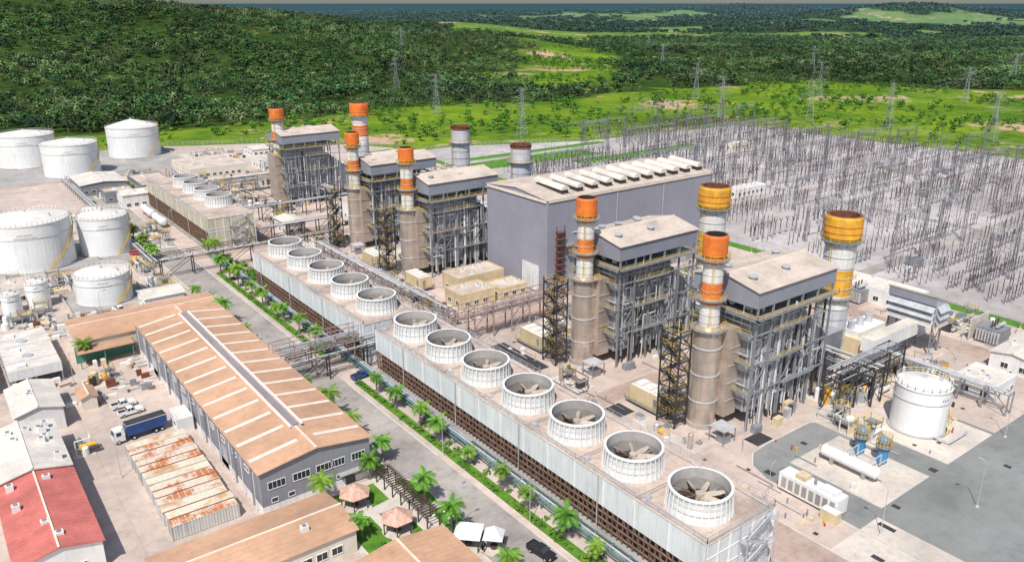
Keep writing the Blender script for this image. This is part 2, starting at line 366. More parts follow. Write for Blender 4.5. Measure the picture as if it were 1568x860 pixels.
def cooling(name,x0,x1,y0,y1,fans,fx,zt=11,wall='cool_wall',zc=5.6,deck='deck',r=4.9):
    b=B()
    b.box(x0+.9,x1-.9,y0+.6,y1-.6,0,zt-.6,'dark_brown')
    b.box(x0,x1,y0,y1,zc,zt,wall,deck)
    b.box(x0-.15,x1+.15,y0-.15,y1+.15,zt,zt+.12,'white_paint',deck)
    b.box(x0-.8,x1+.8,y0-.5,y1+.5,0,.9,'concrete_grey')
    n=int((y1-y0)/1.2)
    for sx,xx in ((-1,x0+.1),(1,x1-.1)):
        for i in range(n+1):
            y=y0+.1+(y1-y0-.2)*i/n
            b.box(xx-.1,xx+.1,y-.1,y+.1,.9,zc,'brown_wood')
            if i<n and i%2==0:
                y2=y0+.1+(y1-y0-.2)*min(n,i+2)/n
                b.seg((xx,y,1),(xx,y2,zc),.13,'brown_wood')
        for z in (1.9,3.1,4.4): b.box(xx-.22*1,xx+.1,y0,y1,z,z+.16,'brown_wood')
    b.box(x0+.02,x1-.02,y0+.02,y0+.5,.9,zc-.01,wall)
    for x in np.arange(x0,x1+.1,(x1-x0)/6): b.box(x-.1,x+.1,y0-.12,y0,.9,zt,'white_paint')
    for z in (3.5,zc,8.3): b.box(x0,x1,y0-.09,y0-.01,z,z+.15,'white_paint')
    b.railrect(x0+.05,x1-.05,y0+.05,y1-.05,zt+.1,'galv_light',st=2.4,w=.08)
    for fy in fans: fan(b,fx,fy,zt+.12,r)
    k=int((y1-y0)/7.2)
    for i in range(k+1):
        y=y0+(y1-y0)*i/k; b.box(x0-.1,x0,y-.08,y+.08,zc,zt,'white_paint')
        if i%3==0: b.seg((x0-.35,y+1,1),(x0-.35,y+1,zt),.18,'steel_light',6)
    for fy in fans:
        b.box(x0+1.0,x0+1.8,fy+5.6,fy+6.6,zt+.12,zt+.8,'steel_light')
        b.seg((x0+.9,fy-6,zt+.3),(x0+.9,fy+6,zt+.3),.16,'galv_light',6)
        b.seg((x1-1.2,fy-7,zt+.35),(x1-1.2,fy+7,zt+.35),.3,'steel_light',6)
        b.seg((x1-.6,fy,0.5),(x1+.9,fy,.5),.5,'steel_light',8);b.seg((x1+.6,fy+3,0),(x1+.6,fy+3,zt-1),.6,'steel_light',8)
        for t in (-6.9,6.9): b.seg((x0+.3,fy+t,zt+.2),(x1-.3,fy+t,zt+.2),.12,'concrete_grey')
    for i in range(5):
        z=i*zt/5;xa,xb=(x0+8,x0+13) if i%2==0 else (x0+13,x0+8)
        b.seg((xa,y0-1.2,z),(xb,y0-1.2,z+zt/5),.35,'galv_light')
        b.seg((xa,y0-1.6,z+1),(xb,y0-1.6,z+zt/5+1),.08,'galv_light');b.seg((xa,y0-.8,z+1),(xb,y0-.8,z+zt/5+1),.08,'galv_light')
        b.box(x0+(12.8 if i%2==0 else 7),x0+(14 if i%2==0 else 8.2),y0-1.9,y0-.5,z+zt/5-.1,z+zt/5,'galv_light')
    for x in (x0+7.1,x0+14):
        for y in (y0-.6,y0-1.9): b.seg((x,y,0),(x,y,zt+1),.15,'galv_light')
    return b.obj(name)
cooling('cooling_tower',81,97,60.8,162.3,[67.8+14.37*i for i in range(7)],87.3)
cooling('cooling_tower',80,95.5,166.6,242,[174.6+15*i for i in range(5)],87.9)
cooling('cooling_tower',80,97,287.5,372,[308,322,337,351],91,12,'cool_cream',7,'deck',4.8)

# ------------------------------------------------------------ HRSG trains
def ringplat(b,cx,cy,z,r,w=1.1,rm='yellow'):
    b.rev(cx,cy,[(r,z-.12),(r+w,z-.12),(r+w,z),(r,z)],20,'steel',False)
    for zz in (.55,1.1): 
        b.rev(cx,cy,[(r+w-.04,z+zz-.05),(r+w-.04,z+zz+.05)],20,rm,False)
    for i in range(14):
        a=i*2*math.pi/14;x=cx+(r+w-.04)*math.cos(a);y=cy+(r+w-.04)*math.sin(a);b.seg((x,y,z),(x,y,z+1.1),.08,rm)
        b.seg((x,y,z-.1),(cx+r*math.cos(a),cy+r*math.sin(a),z-1.2),.1,'steel')
def stack(cx,cy,k=1.):
    b=B()
    b.cyl(cx,cy,0,1,3.2*k,'concrete_grey',24)
    b.rev(cx,cy,[(2.9*k,1),(2.9*k,22)],40,'copper_clad',False)
    b.rev(cx,cy,[(2.9*k,22),(2.05*k,22.8)],40,'copper_clad',False)
    for z0,z1,m in ((22.8,27.5,'stack_white'),(27.5,32.3,'stack_orange'),(32.3,36.2,'stack_white'),(36.2,42,'stack_orange')):
        b.cyl(cx,cy,z0,z1,2.05*k,m,28,cap=False)
    b.rev(cx,cy,[(2.25*k,37.6),(2.5*k,38),(2.5*k,41.6),(2.3*k,42)],28,'stack_orange',False)
    b.rev(cx,cy,[(2.3*k,42),(1.9*k,42)],28,'rust',False,False)
    b.rev(cx,cy,[(1.9*k,42),(1.8*k,36),(.01,35.9)],28,'dark',False,True)
    for z in np.arange(23.5,37,1.7): b.rev(cx,cy,[(2.05*k,z),(2.12*k,z),(2.12*k,z+.12),(2.05*k,z+.12)],28,'steel_light',False)
    for z in (6,12,18): b.rev(cx,cy,[(2.9*k,z),(3.05*k,z),(3.05*k,z+.25),(2.9*k,z+.25)],28,'steel_light',False)
    ringplat(b,cx,cy,22.2,2.9*k,.9);ringplat(b,cx,cy,28.6,2.0*k,1.1);ringplat(b,cx,cy,37.0,2.0*k,1.15)
    x=cx+2.2*k*math.cos(-2.4);y=cy+2.2*k*math.sin(-2.4)
    for dx in (-.25,.25): b.seg((x+dx,y,22),(x+dx,y,41),.08,'yellow')
    for i in range(18): b.rev(x,y,[(.42,22.8+i),(.42,22.9+i)],8,'yellow',False)
    b.obj('exhaust_stack_chimney')
def stairtower(x0,x1,y0,y1,h,m='steel_dark'):
    b=B()
    for x in (x0,x1):
        for y in (y0,y1): b.seg((x,y,0),(x,y,h+1.1),.28,m)
    n=int(h/3)
    for i in range(n):
        z=i*h/n;z2=(i+1)*h/n
        for a,c in (((x0,y0),(x1,y0)),((x1,y0),(x1,y1)),((x1,y1),(x0,y1)),((x0,y1),(x0,y0))):
            b.seg((*a,z2),(*c,z2),.2,m);b.seg((*a,z),(*c,z2),.12,m);b.seg((*c,z),(*a,z2),.12,m)
        ya,yb=(y0+.6,y1-.6) if i%2 else (y1-.6,y0+.6)
        xm=x0+(x1-x0)*(.3 if i%2 else .7)
        b.seg((xm,ya,z),(xm,yb,z2),.7,m);
        for d in (-.45,.45): b.seg((xm+d,ya,z+1.1),(xm+d,yb,z2+1.1),.08,'yellow')
        b.box(x0,x1,yb-.6,yb+.6,z2-.08,z2,'steel');b.railrect(x0,x1,y0,y1,z2,'yellow',w=.05)
    b.obj('stair_tower')
def hrsg(c):
    rr=random.Random(int(c))
    b=B();y0,y1=c-6.5,c+6.5
    b.box(130,148,y0,y1,3.5,25,'hrsg_clad')
    for x in np.arange(130.5,148.5,2.15):
        b.box(x-.14,x+.14,y0-.4,y0,3.5,25,'steel_light')
    for y in np.arange(y0+.5,y1,2.1): b.box(129.7,130,y-.1,y+.1,3.5,25,'steel_light')
    for z in (6,9.4,12.8,16.2,19.6,23): b.box(129.6,148.3,y0-.55,y0-.41,z,z+.3,'steel_light');b.box(129.4,129.69,y0,y1,z,z+.3,'steel_light')
    cols=[129,134,139,144,149.5,155]
    for x in cols:
        for y in (c-8.1,c+8.1):
            b.seg((x,y,0),(x,y,27.6),.38,'steel')
    for a,d in zip(cols,cols[1:]):
        for z in (8.5,15,21.5,25.2):
            b.seg((a,c-8.1,z),(d,c-8.1,z),.28,'steel')
        if rr.random()<.7:
            b.seg((a,c-8.1,8.5),(d,c-8.1,15),.16,'steel');b.seg((d,c-8.1,15),(a,c-8.1,21.5),.16,'steel')
    b.box(128.3,155.5,c-8.4,c+8.4,25.2,25.35,'steel')
    b.railrect(127.6,156,c-9.2,c+9.2,25.3,'yellow',w=.08)
    b.box(127.6,156,c-9.2,c-8.41,25.1,25.25,'steel');b.box(127.5,128.29,c-9.2,c+9.2,25.1,25.25,'steel')
    for y in (c-4,c,c+4): b.seg((131,y,26.3),(147,y,26.3),1.5,'steel_light',10,True)
    for i in range(40):
        x=rr.uniform(129,154);y=rr.uniform(c-8,c+7);b.seg((x,y,25.3),(x,y,rr.uniform(26,27.4)),rr.uniform(.2,.7),rr.choice(['steel','steel_light','steel_light','dark','stack_white']),6,True)
    for z in (8.5,15,21.5):
        x0_=rr.choice([129,134,139]);b.box(x0_,x0_+11,c-9.1,c-8.3,z,z+.12,'steel');b.rail([(x0_,c-9.05),(x0_+11,c-9.05)],z+.1,'yellow' if z>10 else 'galv_light',w=.07)
        b.box(127.8,128.8,c-8,c+8,z,z+.12,'steel');b.rail([(127.8,c-8),(127.8,c+8)],z+.1,'yellow',w=.07)
    for i in range(34):
        x=rr.uniform(130,155);w=rr.uniform(.18,.6);z0=rr.uniform(0,5);z1=rr.uniform(14,25.5);y=c-7.3-rr.uniform(0,.6);x2=x+rr.uniform(-5,5) if rr.random()<.5 else x+.01
        m=rr.choice(['steel_light','steel_light','stack_white','galv_light','steel','steel_dark'])
        zm=rr.uniform(6,16)
        x2=min(155,max(129,x2))
        b.path([(x,y,z0),(x,y,zm),(x2,y,zm+.01),(x2,y,z1)],w,m)
        if rr.random()<.5: b.path([(x2,y,z1),(x2,c-6.2,z1)],w,m)
        if rr.random()<.4: b.seg((x-.4,y,zm-1),(x+.4,y,zm-1),w*1.8,'steel',8,True)
    for i in range(8):
        x=rr.uniform(129,152);y=c-rr.uniform(9,11.5);h=rr.uniform(1.2,3);w=rr.uniform(.8,2.4)
        b.box(x,x+w,y,y+1.3,0,h,rr.choice(['steel','wall_white','steel_light','beige_panel','steel_dark']))
    P=[(148,c-5.5,4),(148,c+5.5,4),(148,c+5.5,23),(148,c-5.5,23),(163,c-3,4.5),(163,c+3,4.5),(163,c+3,12),(163,c-3,12)]
    b.add(P,[(0,4,7,3),(3,7,6,2),(1,2,6,5),(4,5,6,7)],'hrsg_clad')
    for t in (.2,.4,.6,.8,1):
        x=148+15*t;w=5.6-2.5*t;zt=23.1-11*t
        b.seg((x,c-w,4),(x,c-w,zt),.25,'steel_light');b.seg((x,c-w,zt),(x,c+w,zt),.25,'steel_light')
    b.box(163,171,c-3,c+3,3.5,11,'hrsg_clad')
    for x in (150,156,162,168): 
        for y in (c-3.2,c+3.2): b.seg((x,y,0),(x,y,5),.35,'steel')
    b.box(126.2,129.99,c-4.2,c+4.2,2.5,22.4,'copper_clad')
    for z in (6,10,14,18): b.box(126.1,130,c-4.35,c-4.2,z,z+.3,'copper_clad')
    hx0,hx1,hy0,hy1=128.5,155.5,c-8.3,c+8.3
    b.box(hx0,hx1,hy0,hy1,27.5,31,'hood_wall')
    b.gable(hx0,hx1,hy0,hy1,31,1.7,'X','roof_pale','hood_wall',.35)
    for (x,y) in ((132,c-4),(134,c+4),(139,c+3.5),(146,c+3.5),(150.5,c+4),(143,c-4),(148,c+6)):
        z=32.7-abs(y-c)*.2
        if rr.random()<.5: b.cyl(x,y,z-.3,z+.7,.75,'steel',14);b.cyl(x,y,z+.7,z+.95,.95,'steel_light',14)
        else: b.box(x-.9,x+.9,y-.7,y+.7,z-.5,z+.5,'roof_pale')
    b.obj('heat_recovery_boiler')
    s=B()
    s.box(120,124,c-9.5,c-5.5,3.2,3.4,'steel_light')
    for x in (120.2,123.8):
        for y in (c-9.3,c-5.7): s.seg((x,y,0),(x,y,3.2),.18,'steel')
    s.box(121,123,c-9,c-6.5,0,1.6,'steel');s.seg((121,c-7,1),(121,c-4,1),.4,'steel_light',8)
    s.obj('pump_shelter')
def bypass(cx,cy,colored,h=38,r=3.6):
    b=B()
    L=((0,15,'stack_grey'),(15,18.5,'stack_white'),(18.5,25,'stack_yellow'),(25,31.8,'stack_white'),(31.8,h,'stack_yellow')) if colored==1 else \
      ((0,24,'stack_grey'),(24,27,'stack_white'),(27,32,'stack_orange'),(32,37,'stack_white'),(37,h,'stack_orange')) if colored==2 else ((0,h,'stack_grey'),)
    for z0,z1,m in L: b.cyl(cx,cy,z0,z1,r,m,36,cap=False)
    for z in np.arange(2,h-6,2.6): b.rev(cx,cy,[(r,z),(r+.12,z),(r+.12,z+.2),(r,z+.2)],30,'stack_grey' if z<18 else 'steel_light',False)
    if colored:
        m='stack_yellow' if colored==1 else 'stack_orange'
        b.rev(cx,cy,[(r,h-5.6),(r*1.2,h-5.2),(r*1.2,h-.6),(r*1.14,h)],30,m,False)
        for z in (h-4,h-2.4): b.rev(cx,cy,[(r*1.2,z),(r*1.23,z),(r*1.23,z+.2),(r*1.2,z+.2)],30,'stack_orange',False)
    else: b.rev(cx,cy,[(r,h-1.2),(r*1.06,h-1.1),(r*1.06,h),(r*.95,h)],30,'rust',False)
    b.rev(cx,cy,[(r*.93,h),(r*.9,h-7),(.01,h-7.1)],30,'rust',False,True)
    b.rev(cx,cy,[(r*.93,h+.01),(r*1.14,h)],30,'rust',False,True)
    ringplat(b,cx,cy,h-6,r,1.2);ringplat(b,cx,cy,18,r,1.1)
    for d in (-.25,.25): b.seg((cx-r-.4,cy+d,0),(cx-r-.4,cy+d,h-1),.08,'yellow')
    b.obj('bypass_stack_chimney')
def turbine(c):
    b=B()
    b.box(178,192,c-4.5,c+4.5,0,6.5,'beige_panel');b.box(179,191,c-3,c+3,6.5,8,'wall_white')
    for x in (180,184,188): b.cyl(x,c,8,10,.9,'steel_light',12)
    b.box(176,197,c-8.5,c-5.2,5,8.5,'wall_white','roof_white')
    for x in (178,184,190,195): b.seg((x,c-7,0),(x,c-7,5),.4,'steel')
    a0,a1=c-12,c+0.5
    b.box(197.5,203,a0,a1,7.5,13.5,'galv_light','roof_pale')
    P=[(196.8,a0-.3,15.8),(196.8,a1+.3,15.8),(204.6,a1+.3,13.2),(204.6,a0-.3,13.2)]
    b.add(P+[(x,y,z+.25) for x,y,z in P],[(0,1,2,3),(7,6,5,4),(0,3,7,4),(1,0,4,5),(2,1,5,6),(3,2,6,7)],'roof_pale')
    b.add([(197,a0,13.5),(203,a0,13.5),(197,a0,15.7)],[(0,1,2)],'galv_light');b.add([(197,a0,13.5),(197,a1,13.5),(197,a1,15.7),(197,a0,15.7)],[(0,1,2,3)],'hood_wall')
    for i in range(3):
        z=8+i*1.9
        P=[(197.48,a0+.2,z+1.5),(197.48,a1-.2,z+1.5),(196.2,a1-.2,z),(196.2,a0+.2,z)];b.add(P,[(3,2,1,0)],'steel_light')
        P=[(197.6,a0,z+1.5),(202.8,a0,z+1.5),(202.8,a0-1.2,z),(197.6,a0-1.2,z)];b.add(P,[(3,2,1,0)],'steel_light')
    for y in np.arange(a0+.2,a1,1.5): b.box(197.3,197.49,y,y+.12,7.5,13.5,'steel')
    for x in (198,202.5):
        for y in (a0+.5,(a0+a1)/2,a1-.5): b.seg((x,y,0),(x,y,7.5),.35,'steel')
    b.seg((198,a0+.5,0),(202.5,a0+.5,7.5),.15,'steel');b.seg((202.5,a0+.5,0),(198,a0+.5,7.5),.15,'steel')
    b.railrect(196.5,204,a0-1,a1+1,7.4,'yellow',w=.07)
    b.box(206.6,214,c-4,c+4,0,5,'wall_white','roof_white')
    b.obj('gas_turbine_enclosure')
    t=B()
    t.box(218,224,c-20,c-14,.3,4,'steel');
    for i in range(8): t.box(217,217.8,c-20+i*.75,c-19.6+i*.75,.6,3.6,'steel_light')
    for i in range(3): t.cyl(219.5+i*1.6,c-17,4,6,.22,'insul_brown',8)
    t.seg((219,c-18.5,5),(223,c-18.5,5),1,'steel_light',10,True)
    t.box(216,226,c-13.3,c-13,0,6,'concrete_light')
    t.obj('power_transformer')
for c in (98,137,223,262): hrsg(c)
stack(124.2,98);stack(125,137);stack(125.5,223);stack(126,262);stack(130.5,344,1.25)
for c in (98,137,223,262): stairtower(117.6,121,c+1.5,c+6.5,21)
hrsg(344)
bypass(173.5,100,1);bypass(174,139,1);bypass(173,225,0);bypass(172.5,263,0,40);bypass(168.5,341,2,42,3.6)
for c in (98,137,223,262): turbine(c)

# ------------------------------------------------------------ steam turbine hall
b=B();x0,x1,y0,y1=147,220,178,209
b.box(x0,x1,y0,y1,0,30,'hall_wall')
b.gable(x0,x1,y0,y1,30,1.5,'X','roof_pale','hall_wall',.3)
for x in np.arange(156,218,6.1):
    n=8
    vs=[];ya,yb=180.5,194
    for y in (ya,yb):
        for i in range(n+1):
            a=math.pi*i/n; vs.append((x+1.6*math.cos(a),y,31.3+(.5 if y==ya else 1.2)+1.3*math.sin(a)))
    fs=[(i,i+1,n+2+i,n+1+i) for i in range(n)]+[tuple(range(n+1)),tuple(range(n+1,2*n+2))]
    b.add(vs,fs,'roof_white');b.box(x-1.2,x+1.2,ya+.3,yb-.3,30,31.9,'steel_dark')
b.win('W',182,190,1,9,147,'frp','white_paint',7)
b.box(146.6,146.97,178.5,208.5,29.3,30,'roof_strip')
b.box(147.2,219.5,177.7,177.97,29.4,30,'roof_strip')
for z in range(0,22,2): b.box(150,153,177-.6,177.95,z,z+.12,'rust')
for x in (150,153): b.seg((x,177.2,0),(x,177.2,22),.2,'rust')
for z in range(0,20,2): b.seg((150,177.2,z),(153,177.2,z+2),.12,'rust')
for x in (165,185,205): b.win('S',x,x+5,0.2,5,178,'steel_light','steel')
b.box(160,172,176.5,177.9,10,11,'steel_light')
for x in (175,196): b.seg((x,177.6,0),(x,177.6,29),.25,'steel_light',6)
b.box(153,159,175.5,177.8,15.5,15.8,'steel');b.rail([(153,175.6),(159,175.6)],15.8,'yellow',w=.08)
b.obj('steam_turbine_hall')

# ------------------------------------------------------------ buildings
def building(name,x0,x1,y0,y1,h,roof,wall,axis=None,rise=1.2,win=True,vents=0,ov=.4,wz=None,step=3.2,ww=1.6):
    b=B();rr=random.Random(int(x0*7+y0))
    if axis:
        b.box(x0,x1,y0,y1,0,h,wall);b.gable(x0,x1,y0,y1,h,rise,axis,roof,wall,ov)
    else:
        b.box(x0,x1,y0,y1,0,h,wall,roof)
        for a in ((x0,x1,y0-.02,y0+.2),(x0,x1,y1-.2,y1+.02),(x0-.02,x0+.2,y0+.2,y1-.2),(x1-.2,x1+.02,y0+.2,y1-.2)):
            b.box(*a,h,h+.45,wall)
    if win:
        wz=wz or min(1.1,h*.35)
        x=x0+1.2
        while x+ww<x1-.5:
            b.win('S',x,x+ww,wz,wz+1.3,y0,mull=1);x+=step
        y=y0+1.5
        while y+ww<y1-.5:
            b.win('W',y,y+ww,wz,wz+1.3,x0,mull=1);y+=step*1.3
    for i in range(vents):
        x=rr.uniform(x0+1,x1-2);y=rr.uniform(y0+1,y1-2);hh=h+(rise*.6 if axis else 0)
        b.box(x,x+1.2,y,y+1,hh-.5,hh+1,'wall_white');b.cyl(x+.6,y+.5,hh+1,hh+1.1,.4,'steel',10)
    return b.obj(name)
b=B();x0,x1,y0,y1,h=37.3,58.3,122.2,210,8.3
b.box(x0,x1,y0,y1,0,h,'wall_grey');b.box(x0-.06,x1+.06,y0-.06,y1+.06,0,1.4,'wall_white')
b.gable(x0,x1,y0,y1,h,1.5,'Y','roof_tan','wall_grey',.5)
xm=(x0+x1)/2
for i in range(13):
    y=126.3+i*6.5
    for s_ in (-1,1):
        xe=xm+s_*10.6;ze=h+1.5-1.5*10.6/10.5
        P=[(xm+s_*1.6,y,h+1.5*(1-1.6/10.5)+.24),(xe,y,ze+.24),(xe,y+1.0,ze+.24),(xm+s_*1.6,y+1.0,h+1.5*(1-1.6/10.5)+.24)]
        b.add(P,[(0,1,2,3)] if s_<0 else [(3,2,1,0)],'roof_strip')
b.box(xm-1.1,xm+1.1,131,203,h+1.3,h+2.1,'steel_light','roof_tan')
b.box(xm-1.35,xm-.95,130.8,203.2,h+2.1,h+2.35,'white_paint');b.box(xm+.95,xm+1.35,130.8,203.2,h+2.1,h+2.35,'white_paint')
b.box(xm-.5,xm+.5,131,203,h+2.1,h+2.4,'wall_grey')
for a in (38.6,43.2,47.6,): b.win('S',a,a+3.1,4.6,6.0,y0,mull=3)
for a in (50.5,54.6): b.win('S',a,a+2.6,4.6,6.0,y0,mull=3)
for i in range(6): 
    if i not in(2,): b.win('S',39+i*3.1,40.1+i*3.1,1.9,2.7,y0)
b.box(53,55,y0-.1,y0+.02,0.1,2.3,'glass');b.box(51.5,56.5,y0-1.4,y0-.06,2.8,3,'concrete_grey')
for y in np.arange(126,205,9): b.box(x0-.35,x0-.06,y,y+.4,0,h-.2,'steel')
for y in (140,165,190): b.win('W',y,y+5,.1,4.6,x0-.03,'steel_light','steel')
for y in np.arange(128,205,6.5): b.win('W',y,y+2.2,5.6,6.4,x0,mull=1)
for y in np.arange(124,209,6.2): b.seg((x0-.6,y,0),(x0-.6,y,h-.2),.14,'wall_white',6)
b.obj('warehouse_building')
building('workshop_building',24,61,212,230,5.2,'roof_tan','wall_cream','X',1.3)
b=B()
b.box(23,36,206.5,211.5,4.0,4.2,'roof_tan')
for x in (23.5,29,35.5): b.seg((x,206.9,0),(x,206.9,4),.2,'green_shed')
b.box(23,36.5,211,211.3,0,3.8,'green_shed')
b.obj('loading_canopy')
building('office_building',17,46,103.4,116,4.2,'roof_tan','wall_cream','X',1.1,vents=1,step=2.6,ww=1.8)
building('office_building',41,57.5,82,95.5,4.2,'roof_tan','wall_cream','Y',1.1)
building('industrial_shed',0.5,12.3,124,150,5,'roof_red','wall_white','Y',1.3,vents=5)
building('industrial_shed',0.5,12.3,150.3,171,5.6,'roof_white','wall_cream','Y',1.3,vents=9)
building('industrial_shed',-30,-1,150,200,6,'roof_white','wall_cream','Y',1.6,vents=6)
building('industrial_shed',6.5,15.3,177.5,193,5,'roof_white','wall_white','Y',1.2,vents=2)
building('gatehouse_building',33.4,36.6,160,166,3,'roof_white','wall_white',None)
building('gatehouse_building',19.5,22.5,183,189,3,'roof_tan','wall_cream','Y',.6)
building('storage_building',46,57,238,247,4,'roof_white','wall_white','X',.8)
building('storage_building',10,22,268,280,4.5,'roof_pale','wall_cream',None,vents=3)
building('control_building',70,84,374,386,6,'roof_white','wall_white','X',1,vents=4)
building('control_building',66,78,390,400,5,'roof_pale','wall_grey',None,vents=3)
building('control_building',84,99,400,430,4,'roof_pale','wall_grey',None,vents=8)
building('control_building',112,140,420,455,5,'roof_pale','wall_cream',None,vents=8)
building('control_building',60,80,412,440,5,'roof_white','wall_grey','Y',1,vents=3)
building('storage_building',150,190,420,440,5,'roof_pale','wall_white',None,vents=6)
building('storage_building',160,195,465,480,4,'roof_white','wall_white','X',.9)
building('storage_building',205,225,380,410,5,'roof_white','wall_white','X',.9)
building('electrical_building',120,132,184,193,4.5,'roof_pale','beige_panel',None,vents=3)
building('electrical_building',126,143,194.5,204,5.5,'roof_pale','beige_panel',None,vents=4)
building('electrical_building',134,144,184,192,3.5,'roof_pale','beige_panel',None,vents=2)
building('electrical_building',203,222,64,74,4.2,'roof_white','wall_white','X',.9,vents=2)
building('electrical_building',222,232,104,140,4.5,'roof_white','wall_white',None,vents=4)
building('electrical_building',224,233,180,230,4.5,'roof_pale','wall_white',None,vents=5)
building('relay_building',300,322,227,234,3.6,'roof_white','wall_white',None)
building('relay_building',400,418,310,316,3.6,'roof_white','wall_cream',None)
building('electrical_building',110,118,291,303,5,'roof_white','wall_white','Y',.8)
building('electrical_building',140,158,295,314,6,'roof_pale','wall_white',None,vents=6)
building('electrical_building',100,107,255,275,4,'roof_white','wall_white','Y',.8)
building('electrical_building',183,193,64,73,4,'roof_white','wall_white',None,vents=3)
def module(x,y,w=4.2,l=9,h=3.2):
    b=B();b.box(x,x+w,y,y+l,1.0,1.0+h,'beige_panel','wall_cream')
    b.box(x-1.2,x+w+.4,y-1.2,y+l+.4,.8,1.0,'steel');b.railrect(x-1.2,x+w+.4,y-1.2,y+l+.4,1.0,'yellow',w=.08)
    for i in range(3): b.box(x+.6,x+w-.6,y+.8+i*2.8,y+2.4+i*2.8,1+h,1.5+h,'wall_white')
    for yy in (y,y+l-.2):
        for xx in (x,x+w-.2): b.box(xx,xx+.2,yy,yy+.2,0,.8,'steel')
    b.box(x-.04,x,y+1,y+2,1.05,3.2,'steel');b.box(x+1,x+2,y-.04,y,1.05,3.2,'steel')
    b.obj('electrical_module_enclosure')
for x,y in ((119.5,105.5),(120,147),(118.5,235),(119,206)): module(x,y)
def dryer(x,y,n):
    b=B()
    for i in range(n):
        yy=y+i*5.4
        b.box(x,x+11,yy,yy+5,2.6,5,'wall_white','roof_white')
        for xx in (x+.2,x+5.4,x+10.8):
            for y2 in (yy+.2,yy+4.8): b.seg((xx,y2,0),(xx,y2,2.6),.3,'steel')
        if i%2: b.cyl(x+5,yy+2.5,5,5.3,1.2,'steel_light',16)
        else: b.box(x+2,x+4,yy+1,yy+3,5,5.5,'wall_white')
        b.box(x+1,x+10,yy+1,yy+4,0,2.5,'steel_dark')
    b.obj('air_cooler_bank')
dryer(8,203,5);dryer(-6,203,5)

# ------------------------------------------------------------ tanks
def tank(cx,cy,r,h,cone=1.5,stair=True,rm='white_paint'):
    b=B();n=64
    b.rev(cx,cy,[(r+.5,0),(r+.5,.3)],n,'concrete_grey')
    b.rev(cx,cy,[(r,.3),(r,h)],n,'tank_white',False)
    b.rev(cx,cy,[(r+.15,h-.2),(r+.15,h+.03),(r*.7,h+cone*.35),(r*.35,h+cone*.72),(.3,h+cone)],n,'tank_roof')
    b.rev(cx,cy,[(r+.02,h*.72),(r+.12,h*.72),(r+.12,h*.72+.15),(r+.02,h*.72+.15)],n,'steel_light',False)
    k=int(r*4)
    pts=[(cx+(r-.1)*math.cos(2*math.pi*i/k),cy+(r-.1)*math.sin(2*math.pi*i/k)) for i in range(k+1)]
    b.rail(pts,h,rm,w=.07,st=3)
    if stair:
        a0=-1.35;a1=a0+min(1.6,h*1.2/r);m=24
        for i in range(m):
            t0=a0+(a1-a0)*i/m;t1=a0+(a1-a0)*(i+1)/m;z0=.3+(h-.3)*i/m;z1=.3+(h-.3)*(i+1)/m;rr_=r+.5
            p=(cx+rr_*math.cos(t0),cy+rr_*math.sin(t0));q=(cx+rr_*math.cos(t1),cy+rr_*math.sin(t1))
            b.seg((*p,z0),(*q,z1),.28,'yellow');b.seg((p[0],p[1],z0+1.1),(q[0],q[1],z1+1.1),.08,'yellow')
            b.seg((*p,z0),(p[0],p[1],z0+1.1),.06,'yellow')
    b.cyl(cx,cy,h+cone-.1,h+cone+.7,.4,'steel_light',10)
    b.cyl(cx+r*.5,cy-r*.4,h,h+cone*.5+.8,.3,'steel_light',10)
    for i in range(24):
        a=i*math.pi/12;b.seg((cx+r*math.cos(a),cy+r*math.sin(a),h+.06),(cx+.3*math.cos(a),cy+.3*math.sin(a),h+cone+.03),.07,'tank_white',3)
    b.path([(cx-r*.6,cy-r*.95,.9),(cx-r*.5,cy-r-3,.9),(cx+r*.8,cy-r-3,.9)],.4,'steel_light')
    for row,(z,w_) in enumerate(((h*.80,r*.34),(h*.80-1.0,r*.5))):
        a=-1.75-w_/r/2
        while a<-1.75+w_/r/2:
            da=R.uniform(.18,.34)/r
            p=(cx+(r+.02)*math.cos(a),cy+(r+.02)*math.sin(a));q=(cx+(r+.02)*math.cos(a+da),cy+(r+.02)*math.sin(a+da))
            b.add([(*p,z),(*q,z),(*q,z+.42),(*p,z+.42)],[(0,1,2,3)],'steel');a+=da+.25/r
    return b.obj('storage_tank')
tank(27,311.5,13.3,16,2.2);tank(50.5,312,8.4,13.5,1.4);tank(39,258,7.8,8.6,1.2)
tank(107,514,14.2,17,4);tank(67,474,13.4,16.5,2.2);tank(52,517,14.5,17,2.2)
tank(160,69.5,5.4,10.2,1.0);tank(22,262,3.1,8,.6,False)
tank(54,339,4,8,.8,False) ;tank(55,362,4,5,.8,False);tank(46,350,3,6,.5,False);tank(15,261,2.6,6,.5,False)
for r_ in ((10,61,292,330),(28,50,246,268),(20,126,452,534)):
    b=B();x0,x1,y0,y1=r_
    for a in ((x0,x1,y0,y0+.3),(x0,x1,y1,y1+.3),(x0,x0+.3,y0+.3,y1),(x1-.3,x1,y0+.3,y1)): b.box(*a,0,1.1,'concrete_light')
    b.obj('bund_wall')
    sheet('bund_floor_ground',rect(x0+.4,x1-.4,y0+.4,y1-.1),.036,'concrete_grey')
